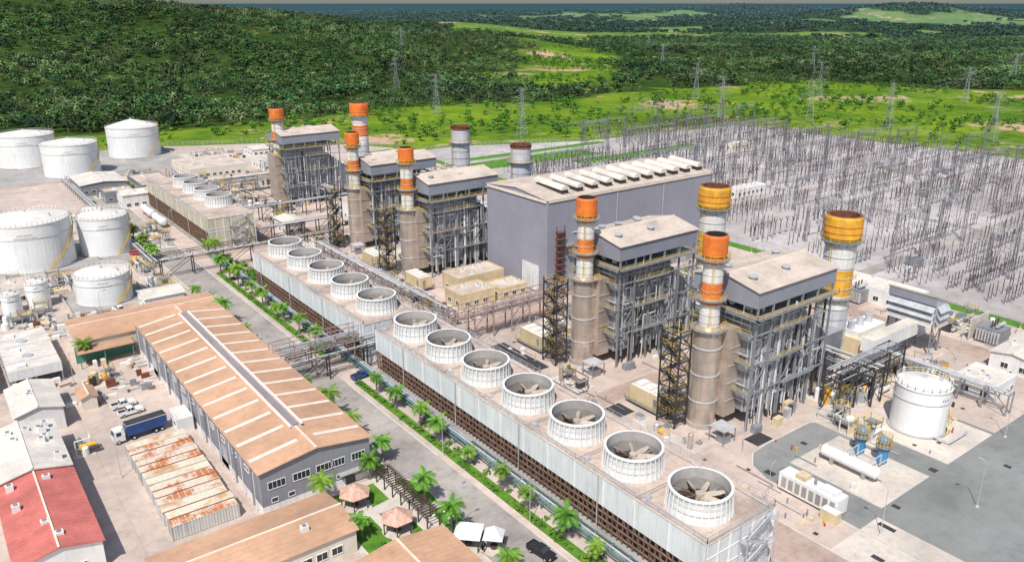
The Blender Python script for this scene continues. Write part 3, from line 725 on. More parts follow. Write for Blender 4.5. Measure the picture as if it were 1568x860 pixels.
def hvessel(x,y0,y1,r,m='tank_white',z=None):
    b=B();z=z or r+.9
    b.seg((x,y0,z),(x,y1,z),2*r,m,18,True);b.seg((x,y0,z),(x,y0-r*.45,z),2*r,m,18,True,w2=r*.9);b.seg((x,y1,z),(x,y1+r*.45,z),2*r,m,18,True,w2=r*.9)
    for t in (.2,.8):
        y=y0+(y1-y0)*t;b.box(x-r*.8,x+r*.8,y-.3,y+.3,0,z-r*.5,'concrete_grey')
    b.cyl(x,(y0+y1)/2,z+r*.9,z+r+.7,.3,'steel_light',8)
    b.rail([(x,y0+1),(x,y1-1)],z+r-.1,'galv_light',w=.06)
    b.obj('horizontal_pressure_vessel')
hvessel(132.6,63,74,1.15);hvessel(12,196,201,1.0) ;hvessel(9,196,201,1.0);hvessel(75.5,350,362,1.6);hvessel(75.5,332,344,1.6)
for y in (66.3,71):
    b=B();b.cyl(140.5,y,0,5,.95,'blue_light',16);b.rev(140.5,y,[(.95,5),(.6,5.5),(.1,5.7)],16,'blue_light')
    b.rev(140.5,y,[(1.5,3.6),(1.5,3.75)],16,'steel',True);ringplat(b,140.5,y,3.7,.95,.6);ringplat(b,140.5,y,5.0,.5,.9)
    b.path([(140.5,y-1,1),(138,y-1,1),(138,y-1,3),(134,y-1,3)],.25,'steel_light');b.obj('blue_filter_vessel')
b=B();b.box(116.5,119.6,61,73,.4,3.6,'wall_white');
for i in range(8): b.box(116.4,116.49,61.6+i*1.4,62.5+i*1.4,1,3,'concrete_grey')
b.box(117,119,62,65,3.6,4.3,'wall_white');b.box(117,119,68,70,3.6,4.5,'beige_panel');b.box(116.6,119.5,61.2,72.8,0,.4,'steel_dark')
b.cyl(118,66.5,3.6,5.2,.25,'steel',8);b.box(114.5,116.2,60,63,0,2.2,'beige_panel','wall_white');b.obj('diesel_generator_container')

# ------------------------------------------------------------ containers
for i in range(13):
    b=B();y=124.2+i*2.56;x0_=22.6+R.uniform(-.2,.2);x1_=x0_+11.2
    b.box(x0_,x1_,y,y+2.42,.1,2.65,'cont_wall',R.choice(['cont_rust','cont_pale','cont_rust']))
    for (xa,ya) in ((x0_,y),(x1_,y),(x0_,y+2.42),(x1_,y+2.42)): b.seg((xa,ya,0),(xa,ya,2.7),.14,'cont_wall')
    b.box(x0_-.02,x1_+.02,y-.03,y+.06,2.55,2.72,'rust' if R.random()<.6 else 'cont_wall')
    for j in range(10): b.box(x0_+.5+j*1.07,x0_+.6+j*1.07,y+.15,y+2.3,2.65,2.69,'cont_pale')
    b.box(x0_+.3,x1_-.3,y+2.44,y+2.53,.1,1.9,'dark')
    b.obj('shipping_container')

# ------------------------------------------------------------ vehicles
def wheel(b,x,y,r=.38,w=.25):
    b.seg((x-w/2,y,r),(x+w/2,y,r),2*r,'tyre',14,True);b.seg((x-w/2-.01,y,r),(x+w/2+.01,y,r),r,'steel_light',10,True)
def extr(b,prof,x0,x1,m):
    n=len(prof);vs=[(x0,y,z) for y,z in prof]+[(x1,y,z) for y,z in prof]
    b.add(vs,[(i,(i+1)%n,n+(i+1)%n,n+i) for i in range(n)]+[tuple(range(n))[::-1],tuple(range(n,2*n))],m)
def pickup(paint):
    b=B()
    extr(b,[(-2.6,.45),(-2.6,1.0),(-2.4,1.1),(-1.2,1.15),(-.9,1.15),(.75,1.15),(2.6,1.15),(2.6,.5)],-.92,.92,paint)
    P=[(-.82,-1.1,1.15),(.82,-1.1,1.15),(.82,.85,1.15),(-.82,.85,1.15),(-.68,-.45,1.75),(.68,-.45,1.75),(.68,.65,1.75),(-.68,.65,1.75)]
    b.add(P,[(0,1,5,4),(1,2,6,5),(2,3,7,6),(3,0,4,7)],'glass')
    b.box(-.7,.7,-.47,.67,1.74,1.82,paint)
    for s_ in (-1,1):
        for a,c in (((.83*s_,-1.1,1.15),(.69*s_,-.45,1.76)),((.83*s_,.85,1.15),(.69*s_,.65,1.76)),((.83*s_,-.0,1.15),(.69*s_,.1,1.76))): b.seg(a,c,.08,paint)
    b.box(-.78,.78,.95,2.5,1.16,1.17,'dark')
    for a in ((-.92,-.78,.9,2.6),(.78,.92,.9,2.6),(-.78,.78,2.5,2.6)): b.box(*a,1.15,1.35,paint)
    b.box(-.9,.9,-2.68,-2.6,.45,.7,'dark');b.box(-.6,.6,-2.63,-2.6,.72,.92,'dark')
    for s_ in (-1,1):
        b.box(s_*.75-.14,s_*.75+.14,-2.64,-2.59,.75,.95,'white_paint');b.box(s_*.82-.07,s_*.82+.07,2.59,2.63,.75,1.1,'red')
        for y in (-1.65,1.6): wheel(b,s_*.85,y)
        b.box(s_*1.02-.1,s_*1.02+.1,-.95,-.8,1.2,1.35,paint)
    return b
def place(o,x,y,rot,z=.03): o.location=(x,y,z);o.rotation_euler=(0,0,rot)
place(pickup('white_paint').obj('pickup_truck'),27.5,175.5,math.radians(95))
place(pickup('white_paint').obj('pickup_truck'),27,180,math.radians(95))
place(pickup('black_plastic').obj('pickup_truck'),69.5,84.5,math.radians(8))
place(pickup('blue').obj('pickup_truck'),76.2,161.5,math.radians(100))
place(pickup('white_paint').obj('pickup_truck'),40,243,math.radians(20))
place(pickup('white_paint').obj('pickup_truck'),104,180,math.radians(4))
place(pickup('red').obj('pickup_truck'),58,300,math.radians(60))
b=B()
b.box(-1.25,1.25,-1,7,1.25,3.6,'blue');b.box(-1.27,1.27,-1.02,7.02,3.5,3.65,'white_paint','steel_dark');b.box(-.5,.5,-1,7,.8,1.25,'steel_dark')
for i in range(9): b.box(-1.3,-1.26,-.8+i*.95,-.72+i*.95,1.3,3.5,'steel_dark')
b.box(-1.29,-1.27,1.5,5,2.2,2.9,'white_paint')
extr(b,[(-3.6,.6),(-3.6,1.9),(-3.3,2.9),(-1.5,3.0),(-1.5,.6)],-1.2,1.2,'white_paint')
P=[(-1.05,-3.63,1.95),(1.05,-3.63,1.95),(.98,-3.36,2.78),(-.98,-3.36,2.78)];b.add(P,[(0,1,2,3)],'glass')
for s_ in (-1,1): b.box(s_*1.21-.02,s_*1.21+.02,-3.1,-2.2,1.9,2.7,'glass')
for s_ in (-1,1):
    for y in (-2.8,.2,4.6,5.8): wheel(b,s_*1.05,y,.5,.3)
place(b.obj('semi_truck'),25.2,164.4,math.radians(-85))

# ------------------------------------------------------------ pipe racks, bridges
def rack(name,ax,a0,a1,c,w,z,m='steel',pipes=6,pm=('steel_light','galv_light','stack_white','steel'),two=False,sp=5.,truss=False,pw=(.15,.38)):
    b=B();rr=random.Random(int(a0*3+c))
    def P(a,o,zz): return (a,c+o,zz) if ax=='X' else (c+o,a,zz)
    n=max(1,int(abs(a1-a0)/sp));lv=[z]+([z+1.8] if two else [])
    for i in range(n+1):
        a=a0+(a1-a0)*i/n
        for o in (-w/2,w/2): b.seg(P(a,o,0),P(a,o,lv[-1]+.2),.3,m)
        for zz in lv: b.seg(P(a,-w/2,zz),P(a,w/2,zz),.25,m)
        if i<n and i%2==0 and z>4:
            a2=a0+(a1-a0)*(i+1)/n
            for o in (-w/2,w/2): b.seg(P(a,o,0),P(a2,o,z),.14,m)
    for zz in lv:
        for o in (-w/2,w/2): b.seg(P(a0,o,zz),P(a1,o,zz),.2,m)
        for k in range(pipes):
            o=-w/2+.4+(w-.8)*k/max(1,pipes-1);pwid=rr.uniform(*pw)
            u0=a0+(a1-a0)*rr.choice([0,0,.15,.3]);u1=a1-(a1-a0)*rr.choice([0,0,.1,.25])
            b.seg(P(u0,o,zz+.15+pwid/2),P(u1,o,zz+.15+pwid/2),pwid,rr.choice(pm),8,True)
    if truss:
        zt=lv[-1]+2.2
        for o in (-w/2,w/2):
            b.seg(P(a0,o,zt),P(a1,o,zt),.18,m)
            for i in range(n*2):
                a=a0+(a1-a0)*i/(2*n);a2=a0+(a1-a0)*(i+1)/(2*n)
                b.seg(P(a,o,z),P(a,o,zt),.12,m);b.seg(P(a,o,z if i%2 else zt),P(a2,o,zt if i%2 else z),.1,m)
    return b.obj(name)
rack('pipe_rack','Y',50,280,78.6,2.2,1.2,'teal_pipe',5,('teal_pipe','steel','steel_light'),sp=4,two=False,pw=(.25,.45))
rack('pipe_bridge','X',58,99,170.5,2.6,6.2,'pink_steel',5,two=True,truss=True,sp=10)
rack('pipe_bridge','X',60,100,166.2,1.6,5.6,'steel_dark',3,truss=True,sp=10)
rack('pipe_bridge','X',58,118,267,2.6,6,'steel_dark',5,truss=True,sp=9)
rack('pipe_rack','X',98,147,164.5,3.0,6.2,'pink_steel',5,('pink_steel','steel_light','steel'),True,sp=6,truss=True)
rack('pipe_rack','Y',176,262,111,3,4.5,'steel',5,sp=6)
rack('pipe_rack','Y',320,430,104,3,5,'steel',5,sp=6)
rack('pipe_rack','X',98,168,376,4,6,'steel',7,two=True,sp=6)
rack('pipe_rack','X',98,168,320,4,6,'steel_dark',7,sp=6)
rack('pipe_rack','X',98,128,289,3,5.5,'steel_dark',6,sp=6)
rack('pipe_rack','Y',80,160,162,4,7,'steel_dark',6,two=True,sp=6)
rack('pipe_rack','X',150,176,84,4,8,'steel_dark',6,two=True,sp=6)
rack('pipe_rack','Y',60,96,180.5,2.4,5,'steel',4,sp=5)
rack('pipe_rack','Y',212,275,162,4,7,'steel_dark',6,two=True,sp=6)
rack('pipe_rack','Y',280,450,59,2.4,2.2,'steel',5,sp=5)
rack('pipe_rack','Y',325,410,146,3,6,'steel',6,two=True,sp=6)
def skid(x0,x1,y0,y1,n,hm=4,seed=0,name='process_equipment_skid'):
    b=B();rr=random.Random(seed+int(x0+y0*3))
    b.box(x0,x1,y0,y1,0,.15,'concrete_light')
    for i in range(n):
        x=rr.uniform(x0+.5,x1-1.5);y=rr.uniform(y0+.5,y1-1.5);t=rr.random();h=rr.uniform(.8,hm)
        m=rr.choice(['steel','steel_light','wall_white','beige_panel','galv_light','steel_dark','copper_clad','wall_white','wall_white','stack_yellow','steel_light','rust','teal_pipe','roof_white'])
        if t<.3: w=rr.uniform(.6,2.4);l=rr.uniform(.6,2.4);b.box(x,x+w,y,y+l,.15,h*.7,m);b.box(x+.1,x+w-.1,y+.1,y+l-.1,h*.7,h*.7+.15,'steel')
        elif t<.45: q=rr.uniform(.3,1);b.cyl(x,y,.15,h,q,m,14);b.rev(x,y,[(q,h),(q*.6,h+q*.3),(.05,h+q*.4)],14,m)
        elif t<.58:
            L=rr.uniform(2,4);b.seg((x,y,1.2),(x+L*(i%2),y+L*(1-i%2),1.2),rr.uniform(.8,1.5),m,12,True)
        elif t<.9:
            w=rr.uniform(.12,.3);q=[(x,y,.2),(x,y,h)];q.append((rr.uniform(x0,x1),y,h));q.append((q[-1][0],rr.uniform(y0,y1),h));q.append((q[-1][0],q[-1][1],.2))
            b.path(q,w,m,6)
        else:
            w=rr.uniform(2,4);b.box(x,min(x1,x+w),y,min(y1,y+w),h,h+.12,'steel');b.railrect(x,min(x1,x+w),y,min(y1,y+w),h+.1,'yellow',w=.08)
            for xx in (x+.1,min(x1,x+w)-.1): b.seg((xx,y+.1,0),(xx,y+.1,h),.15,'steel');b.seg((xx,min(y1,y+w)-.1,0),(xx,min(y1,y+w)-.1,h),.15,'steel')
    b.obj(name)
for s_ in ((144,152,70,86,18),(152.5,172,81,92,60),(176,194,75,88,40),(178,196,122,128,20),(150,172,122,128,30),(112.6,116,177,205,30),
           (112,126,270,280,40),(110,118,305,316,30),(118,128,325,337,40),(144,166,355,372,50),(96.5,99,172,250,25),(114,118,212,232,25),
           (150,165,150,167,40),(126,146,150,162,36),(113,116,90,108,8),(112,118,124,134,10),
           (62.5,73,302,330,20),(30,57,334,336,2),(14,34,336,350,30),(84,98,376,396,30),(110,144,380,412,90),(152,200,380,394,60),(152,200,404,415,60),
           (52,57,268,290,20),(24,36,270,286,25),(-3,5,240,256,25),(170,200,300,330,60),(176,200,340,372,60),(215,232,240,278,80),(216,232,310,370,70),
           (130,158,236,250,30),(128,158,290.5,294,20),(216,232,84,98,30),(176,205,150,172,60),(22,30,193,200,8),(14,18,162,166,6),
           (160,200,445,460,40),(128,156,462,500,50),(56,64,446,450,6),(152.5,172,104,114,40),(180,196,104,114,30),(51,58,250,262,25),(8,22,284,290,10),(-3,8,262,290,25),(10,24,246,256,25),(86,98,436,450,30),(64,80,402,409,20),(109,126,340,372,50),(204,232,412,416,12)):
    skid(*s_)
b=B()
for r_ in ((111,116,139,158),(112,116.5,110,115),(126,131,84.5,88),(110,115,176,182),(119,120.4,76,78),(121,122,53,56),(112,113,50,52),(128,129,56,57.4),(145,146.4,58,59.4),(134,135,79,80.2),(158,159,50,51.3),(110.5,115,123.5,133)): b.box(*r_,0,.08,'steel_dark')
b.obj('trench_cover')
b=B()
for i in range(320):
    x=R.uniform(108.5,118) if R.random()<.55 else R.uniform(118,235);y=R.uniform(60,290) if x<118 else R.uniform(62,128)
    if x>118 and (84<y<112 and x<176): continue
    t=R.random()
    if t<.3: b.cyl(x,y,0,R.uniform(.5,1.3),.15,R.choice(['yellow','red','steel']),8)
    elif t<.6: b.box(x,x+R.uniform(.3,1.4),y,y+R.uniform(.3,1.2),0,R.uniform(.2,1.5),R.choice(['steel','wall_white','beige_panel','steel_dark']))
    elif t<.8: L=R.uniform(2,9);b.seg((x,y,.35),(x,y+L,.35),.18,R.choice(['steel_light','steel','pink_steel']),6,True)
    else: b.box(x,x+.8,y,y+.8,0,.05,'steel_dark')
b.obj('yard_fittings')
b=B()
for i in range(130):
    x=R.uniform(14,36);y=R.choice([R.uniform(184,206),R.uniform(232,246),R.uniform(232,246)]);
    if R.random()<.6: b.box(x,x+R.uniform(.4,2.4),y,y+R.uniform(.4,1.6),0,R.uniform(.3,1.8),R.choice(['steel','wall_white','beige_panel','rust','cont_pale','wall_white','roof_white']))
    else: L=R.uniform(1,4);b.seg((x,y,.4),(x+L,y+R.uniform(-1,1),.4),.3,R.choice(['steel_light','rust','steel']),6,True)
b.obj('stored_materials')

# ------------------------------------------------------------ garden furniture
b=B()
for i in range(26):
    y=101+i*.72;b.box(57.6,60.8,y,y+.14,2.9,3.1,'wood_dark')
for x in (58,60.4):
    b.box(x-.08,x+.08,100.6,119.6,2.75,2.9,'wood_dark')
    for y in np.arange(101,120,3.05): b.box(x-.1,x+.1,y,y+.2,0,2.75,'wood_dark')
b.obj('garden_pergola')
def gazebo(x,y,s=1.,m='gazebo_tile'):
    b=B();r=2.6*s;k=6 if m=='gazebo_tile' else 4
    b.rev(x,y,[(r,2.6),(r*1.0,2.72),(.12,4.4)],k,m)
    b.rev(x,y,[(r,2.6),(.01,2.9)],k,'wood_dark',False,True)
    for i in range(k):
        a=i*2*math.pi/k;b.seg((x+r*.85*math.cos(a),y+r*.85*math.sin(a),0),(x+r*.85*math.cos(a),y+r*.85*math.sin(a),2.75),.16,'wood_dark')
    b.cyl(x,y,.0,.16,r*.9,'concrete_light',16);b.cyl(x,y,.16,.8,.6,'wood_dark',12)
    return b
gazebo(51.5,115.2,1.15).obj('garden_gazebo');gazebo(54,104.3,1.15).obj('garden_gazebo')
gazebo(61.5,93.8,1.25,'white_paint').obj('canopy_tent');gazebo(64.3,90.5,.9,'white_paint').obj('canopy_tent')
b=B()
for i in range(14):
    x=61+R.uniform(0,3);y=99+R.uniform(0,6);b.rev(x,y,[(.3,.1),(.28,.22)],8,'white_paint')
b.obj('stepping_stones')

# ------------------------------------------------------------ lamps
def lampmesh(h=9):
    b=B();b.seg((0,0,0),(0,0,h),.16,'galv_light',8,w2=.1);b.path([(0,0,h),(.5,0,h+.6),(1.6,0,h+.8)],.09,'galv_light',6)
    b.box(1.4,2.1,-.15,.15,h+.72,h+.86,'steel');b.cyl(0,0,0,.3,.3,'concrete_light',10);return b
lm=lampmesh().obj('street_lamp',loc=(61.2,97,0));
for x,y,r_ in ((61.2,150,0),(61.2,185,0),(61.2,225,0),(61.2,262,0),(73,120,3.1),(73,92,3.1),(109,70,0),(109,118,0),(109,165,0),(109,250,0),(118.5,54,1.5),(131,30,.5),(140,48,2),(170,56,1),(200,80,1),(121,84.5,-1.5),(236,80,2),(236,120,2),(236,170,2),(20,150,0),(20,196,0),(34,236,0),(75,320,0),(209,56,0),(150,20,0),(125,10,0)):
    link('street_lamp',lm.data,(x,y,0),r_)

# ------------------------------------------------------------ switchyard
def lattice(b,x,y,z0,z1,w0,w1,n,m='galv',t=.14):
    pts=[]
    for i in range(n+1):
        k=i/n;w=w0+(w1-w0)*k;z=z0+(z1-z0)*k
        pts.append([(x-w/2,y-w/2,z),(x+w/2,y-w/2,z),(x+w/2,y+w/2,z),(x-w/2,y+w/2,z)])
    for a,c in zip(pts,pts[1:]):
        for j in range(4):
            b.seg(a[j],c[j],t,m);b.seg(a[j],c[(j+1)%4],t*.6,m,3)
            b.seg(c[j],c[(j+1)%4],t*.6,m,3)
def gantry(w,h,bays=1):
    b=B()
    for i in range(bays+1):
        lattice(b,i*w,0,0,h,1.2,.7,6,'galv',.13);b.seg((i*w,0,h),(i*w,0,h+4),.12,'galv')
    n=8*bays;Wt=w*bays
    for z in (h-.9,h-.1):
        for y in (-.3,.3): b.seg((0,y,z),(Wt,y,z),.11,'tower_grey')
    for i in range(n):
        x0=Wt*i/n;x1=Wt*(i+1)/n;b.seg((x0,-.3,h-.9 if i%2 else h-.1),(x1,-.3,h-.1 if i%2 else h-.9),.07,'tower_grey',3)
    for i in range(bays):
        for t in (.22,.5,.78):
            x=(i+t)*w;b.seg((x,0,h-1.2),(x,.8,h-3.2),.16,'insul_brown',5);b.seg((x,0,h-1.2),(x,-.8,h-3.2),.16,'insul_brown',5)
    return b
gm=[gantry(18,14,2),gantry(20,19,1),gantry(15,12,3)]
gmesh=[]
for k,g in enumerate(gm):
    o=g.obj('switchyard_gantry',loc=(262+k*60,86+k*3,0));gmesh.append(o.data)
gpos=[]
rr=random.Random(3)
GP=32
for y in range(-60,400,GP):
    x=252+rr.uniform(0,14)
    while x<480:
        k=rr.choice([0,1,1,2]);L=[36,20,45][k]
        if x+L<505-(max(0,y-300))*.15 and not (y>370 and x<330): 
            if rr.random()<.85: link('switchyard_gantry',gmesh[k],(x,y+rr.uniform(-3,3),0));gpos.append((x,y,L,[14,19,12][k]))
        x+=L+rr.uniform(4,16)
b=B()
for (x,y,L,h) in gpos:
    for t in (.2,.35,.5,.65,.8):
        p=Vector((x+L*t,y,h-3.2));q=Vector((x+L*t,y+GP,h-3.2+rr.uniform(-1,1)));last=p
        for i in range(1,5):
            s_=i/4;c=p.lerp(q,s_);c.z-=4*s_*(1-s_)*1.6;b.seg(last,c,.055,'galv_light',3);last=c
b.obj('overhead_conductors')
b=B()
def post(b,x,y,kind):
    h=rr.uniform(2.3,3.2)
    if kind==0:
        b.seg((x,y,0),(x,y,h),.24,'galv');b.seg((x,y,h),(x,y,h+2.8),.3,'insul_brown',6,w2=.2);b.seg((x,y,h+2.8),(x,y,h+2.95),.4,'galv_light')
    elif kind==1:
        for d in (-1.1,1.1):
            b.seg((x+d,y,0),(x+d,y,h),.2,'galv');b.seg((x+d,y,h),(x+d,y,h+2.2),.26,'insul_brown',6)
        b.seg((x-1.3,y,h),(x+1.3,y,h),.2,'galv');b.seg((x-1.1,y,h+2.3),(x+1.1,y,h+2.3),.1,'galv_light')
    elif kind==2:
        b.seg((x,y,0),(x,y,h-.5),.34,'galv');b.seg((x,y,h-.5),(x,y,h+2.4),.4,'insul_brown',8,w2=.34);b.seg((x,y,h+2.4),(x,y,h+3.1),.65,'tower_grey',8,True)
    elif kind==3:
        b.box(x-.5,x+.5,y-.4,y+.4,.6,1.8,'galv_light');b.seg((x,y,1.8),(x,y,5),.34,'insul_brown',6);b.seg((x,y,5),(x+1,y,6.2),.28,'insul_brown',6);b.seg((x,y,5),(x-1,y,6.2),.28,'insul_brown',6)
    else:
        hh=rr.uniform(6,12);b.seg((x,y,0),(x,y,hh),.25,'galv',5,w2=.15);b.seg((x,y,hh),(x,y,hh+1.8),.24,'insul_brown',6)
cnt=0
for y0_ in range(-60,395,GP):
    for dy in (3.5,7.5,11.5,15,19,23,27.5):
        kind=rr.choice([0,1,2,3,0,4,4,1]);x=247+rr.uniform(0,8);pitch=rr.choice([10.6,11.3,13])
        yy=y0_+dy
        if any(abs(yy-(r0+2.5))<3.4 for r0 in (130,215,300)): continue
        lim=508-max(0,yy-200)*.08
        while x<lim:
            if not(yy>345 and x<365) and rr.random()<.84:
                for t in range(3):
                    xx=x+t*3.1
                    if 328<xx<336 or 418<xx<426: continue
                    post(b,xx,yy+rr.uniform(-.3,.3),kind);cnt+=1
            x+=pitch+rr.choice([0,0,0,0,8])
b.obj('switchyard_equipment')
b=B()
for i in range(26):
    x=rr.uniform(250,480);y=rr.uniform(60,340)
    b.box(x,x+1.2,y,y+.8,0,1.5,'wall_white')
    if i%3==0: b.box(x+6,x+9,y,y+5,.3,2.8,'steel');b.seg((x+6.3,y+2.5,3.5),(x+8.7,y+2.5,3.5),.8,'steel_light',8,True)
b.obj('switchyard_kiosks')
b=B()
for i in range(130):
    x=rr.uniform(246,500);y=rr.uniform(-20,370);h=rr.uniform(13,22);b.seg((x,y,0),(x,y,h),.3,'galv',6,w2=.12)
b.obj('lightning_masts')
def fence(pts,name='perimeter_fence'):
    b=B()
    for p,q in zip(pts,pts[1:]):
        L=math.dist(p,q);n=int(L/3)
        for i in range(n+1):
            t=i/n;x=p[0]+(q[0]-p[0])*t;y=p[1]+(q[1]-p[1])*t;b.seg((x,y,0),(x,y,2.5),.12,'concrete_light')
        for z in (.3,.9,1.5,2.1,2.4): b.seg((*p,z),(*q,z),.05,'galv_light')
    b.obj(name)
fence([(240.7,-60),(240.7,424),(275,424),(352,393),(493,380),(514,200),(520,-60)])
fence([(20,536),(120,541),(202,503),(243,446),(243,426)])
fence([(236,-100),(236,40)])
def ttower(h=32):
    b=B();lattice(b,0,0,0,h*.62,6,1.8,6,'tower_grey',.2);lattice(b,0,0,h*.62,h,1.8,1.0,4,'tower_grey',.15)
    for z,w in ((h*.66,8),(h*.82,6),(h*.96,4.5)):
        for s_ in (-1,1):
            for y in (-.6,.6): b.seg((s_*.8,y,z),(s_*w,0,z+.3),.12,'tower_grey');b.seg((s_*.8,y,z+1.8),(s_*w,0,z+.3),.1,'tower_grey')
            b.seg((s_*w,0,z+.3),(s_*w,0,z-1.8),.2,'insul_brown',5)
    return b
t0=ttower().obj('transmission_tower',loc=(560,300,0))
TL=[[(330,428),(345,560),(420,760),(620,1100)],[(500,400),(610,520),(820,760),(1200,1150)],
    [(560,300),(760,340),(1050,420),(1600,620)],[(560,230),(740,230),(1000,250),(1500,330)],[(540,350),(720,460),(980,640)]]
wires=B()
for L in TL:
    ang=math.atan2(L[1][1]-L[0][1],L[1][0]-L[0][0])-math.pi/2
    P=[]
    for (x,y) in L:
        z=float(height(np.array([float(x)]),np.array([float(y)]))[0]);P.append(Vector((x,y,z)))
        if (x,y)!=(560,300): link('transmission_tower',t0.data,(x,y,z-.1),ang)
    c,s_=math.cos(ang),math.sin(ang)
    for p,q in zip(P,P[1:]):
        for zz,w in ((32*.66-1.8,8),(32*.82-1.8,6),(32*.96-1.8,4.5)):
            for sg in (-1,1):
                o=Vector((c*w*sg,s_*w*sg,zz));a=p+o;e=q+o;last=a
                for i in range(1,9):
                    t=i/8;k=a.lerp(e,t);k.z-=4*t*(1-t)*(q-p).length*.025;wires.seg(last,k,.06,'galv_light',3);last=k
wires.obj('power_line_wires')

# ------------------------------------------------------------ vegetation
def frond(b,o,az,el,L,w,seg,m,droop=1.2,leaf=0):
    p=Vector(o);ca,sa=math.cos(az),math.sin(az);e=el;last=p;pts=[p]
    for i in range(seg):
        e-=droop/seg;p=p+Vector((ca*math.cos(e),sa*math.cos(e),math.sin(e)))*(L/seg);pts.append(p)
    side=Vector((-sa,ca,0))
    if not leaf:
        for i in range(seg):
            w0=w*math.sin(math.pi*min(1,(i/seg)*.85+.12));w1=w*math.sin(math.pi*min(1,((i+1)/seg)*.85+.12))
            dz=Vector((0,0,-.35))
            a=[pts[i]+side*w0+dz*w0,pts[i],pts[i]-side*w0+dz*w0,pts[i+1]+side*w1+dz*w1,pts[i+1],pts[i+1]-side*w1+dz*w1]
            b.add([tuple(v) for v in a],[(0,1,4,3),(1,2,5,4)],m)
    else:
        for i in range(seg): b.seg(pts[i],pts[i+1],.05,m,3)
        for i in range(leaf):
            t=.12+.88*i/leaf;k=t*seg;j=min(seg-1,int(k));c=pts[j].lerp(pts[j+1],k-j);d=(pts[j+1]-pts[j]).normalized()
            ll=w*math.sin(math.pi*(t*.8+.15))
            for s_ in (-1,1):
                tip=c+side*s_*ll*.85+d*ll*.5+Vector((0,0,-ll*.45-R.uniform(0,.1)));h=d*.085
                b.add([tuple(c-h),tuple(c+h),tuple(tip)],[(0,1,2)],m)
def palm(seed,th,L,nf,leaf):
    rr=random.Random(seed);b=B();lean=(rr.uniform(-.3,.3),rr.uniform(-.3,.3));pp=None
    for i in range(7):
        t=i/6;p=(lean[0]*t*t,lean[1]*t*t,th*t)
        if pp: b.seg(pp,p,.42-.2*(t-.16),'bark',8,w2=.42-.2*t)
        pp=p
    for i in range(nf):
        frond(b,pp,i*2.39996+rr.uniform(-.2,.2),1.25-1.4*(i/nf)+rr.uniform(-.15,.15),L*rr.uniform(.75,1.1),.85,6,'palm_leaf',rr.uniform(1.1,1.8),leaf)
    return b
pms=[palm(i,4.3+i*.5,2.9,20,18) for i in range(4)]
pmd=[]
for i,p in enumerate(pms):
    o=p.obj('palm_tree',loc=((75,142.8,0.1),(62.3,124.8,0.1),(46.4,118,0.1),(25,209.5,0))[i]);pmd.append(o.data)
pp=[(75,y+R.uniform(-1.5,1.5)) for y in (78,86,95,104,113,124,133,151,178,186,195,206,212,224,232,243,252,260)]
pp+=[(61.3,137),(61.2,147),(61.2,192),(61.2,198),(61,160),(61,215),(61,240),(61.6,108),(48,105.5),(60.2,97),(61.4,83),(57.5,121),(61,285),(78.5,277),(60.9,305),(61,318),(60.9,331),(61,343),(60.9,291),(78,282.5),(61,228)]
for i,(x,y) in enumerate(pp): link('palm_tree',pmd[i%4],(x,y,.1),R.uniform(0,6),R.uniform(.75,1.15))
def clumptree(seed,nc,nq,size,leafm,trunk=.35,spread=.33,flat=.6,base=.55):
    rr=random.Random(seed);b=B()
    b.seg((0,0,0),(0,0,trunk),.06,'bark',5,w2=.035)
    cs=[]
    for i in range(nc):
        a=i*2.4+rr.uniform(-.4,.4);r=spread*math.sqrt(rr.random());z=base+rr.uniform(-.22,.28)*(1-r)
        cs.append((r*math.cos(a),r*math.sin(a),z));b.seg((0,0,trunk*.8),cs[-1],.025,'bark',3,w2=.01)
    for c in cs:
        R0=rr.uniform(.13,.21)
        for j in range(nq):
            v=Vector((rr.gauss(0,1),rr.gauss(0,1),rr.gauss(0,1)+.35)).normalized();p=Vector(c)+Vector((v.x,v.y,v.z*flat))*R0*rr.uniform(.6,1.1)
            nrm=(v+Vector((rr.uniform(-.6,.6),rr.uniform(-.6,.6),rr.uniform(0,.9)))).normalized()
            a=nrm.orthogonal().normalized();q=nrm.cross(a);s_=size*rr.uniform(.6,1.3);t=rr.random()*3;a2=a*math.cos(t)+q*math.sin(t);q2=nrm.cross(a2)
            b.add([tuple(p+a2*s_),tuple(p+q2*s_*.7),tuple(p-a2*s_),tuple(p-q2*s_*.7)],[(0,1,2,3)],leafm)
    return b
def farpalm(seed,L=.48,w=.065,n=13):
    rr=random.Random(seed);b=B();b.seg((0,0,0),(0,0,.55),.05,'bark',5,w2=.035)
    for i in range(n): frond(b,(0,0,.55),i*2.4+rr.uniform(-.3,.3),1.35-1.3*i/n,L*rr.uniform(.75,1.1),w,3,'palm_far',rr.uniform(.8,1.5))
    return b
def scatter(name,pos,hs,proto,pn):
    n=len(pos);ang=rng.random(n)*6.283
    z=height(pos[:,0],pos[:,1])-.2
    q=np.zeros((n,4,3));h=hs/2
    for k in range(4):
        a=ang+k*math.pi/2+math.pi/4
        q[:,k,0]=pos[:,0]+np.cos(a)*h*1.4142;q[:,k,1]=pos[:,1]+np.sin(a)*h*1.4142;q[:,k,2]=z
    me=bpy.data.meshes.new(name+'_mesh');me.vertices.add(4*n);me.vertices.foreach_set('co',q.ravel())
    me.loops.add(4*n);me.loops.foreach_set('vertex_index',np.arange(4*n,dtype=np.int32))
    me.polygons.add(n);me.polygons.foreach_set('loop_start',np.arange(0,4*n,4,dtype=np.int32));me.update(calc_edges=True)
    o=bpy.data.objects.new(name,me);COL.objects.link(o)
    o.instance_type='FACES';o.use_instance_faces_scale=True;o.instance_faces_scale=1;o.show_instancer_for_render=False;o.show_instancer_for_viewport=False
    proto.obj(pn,parent=o)
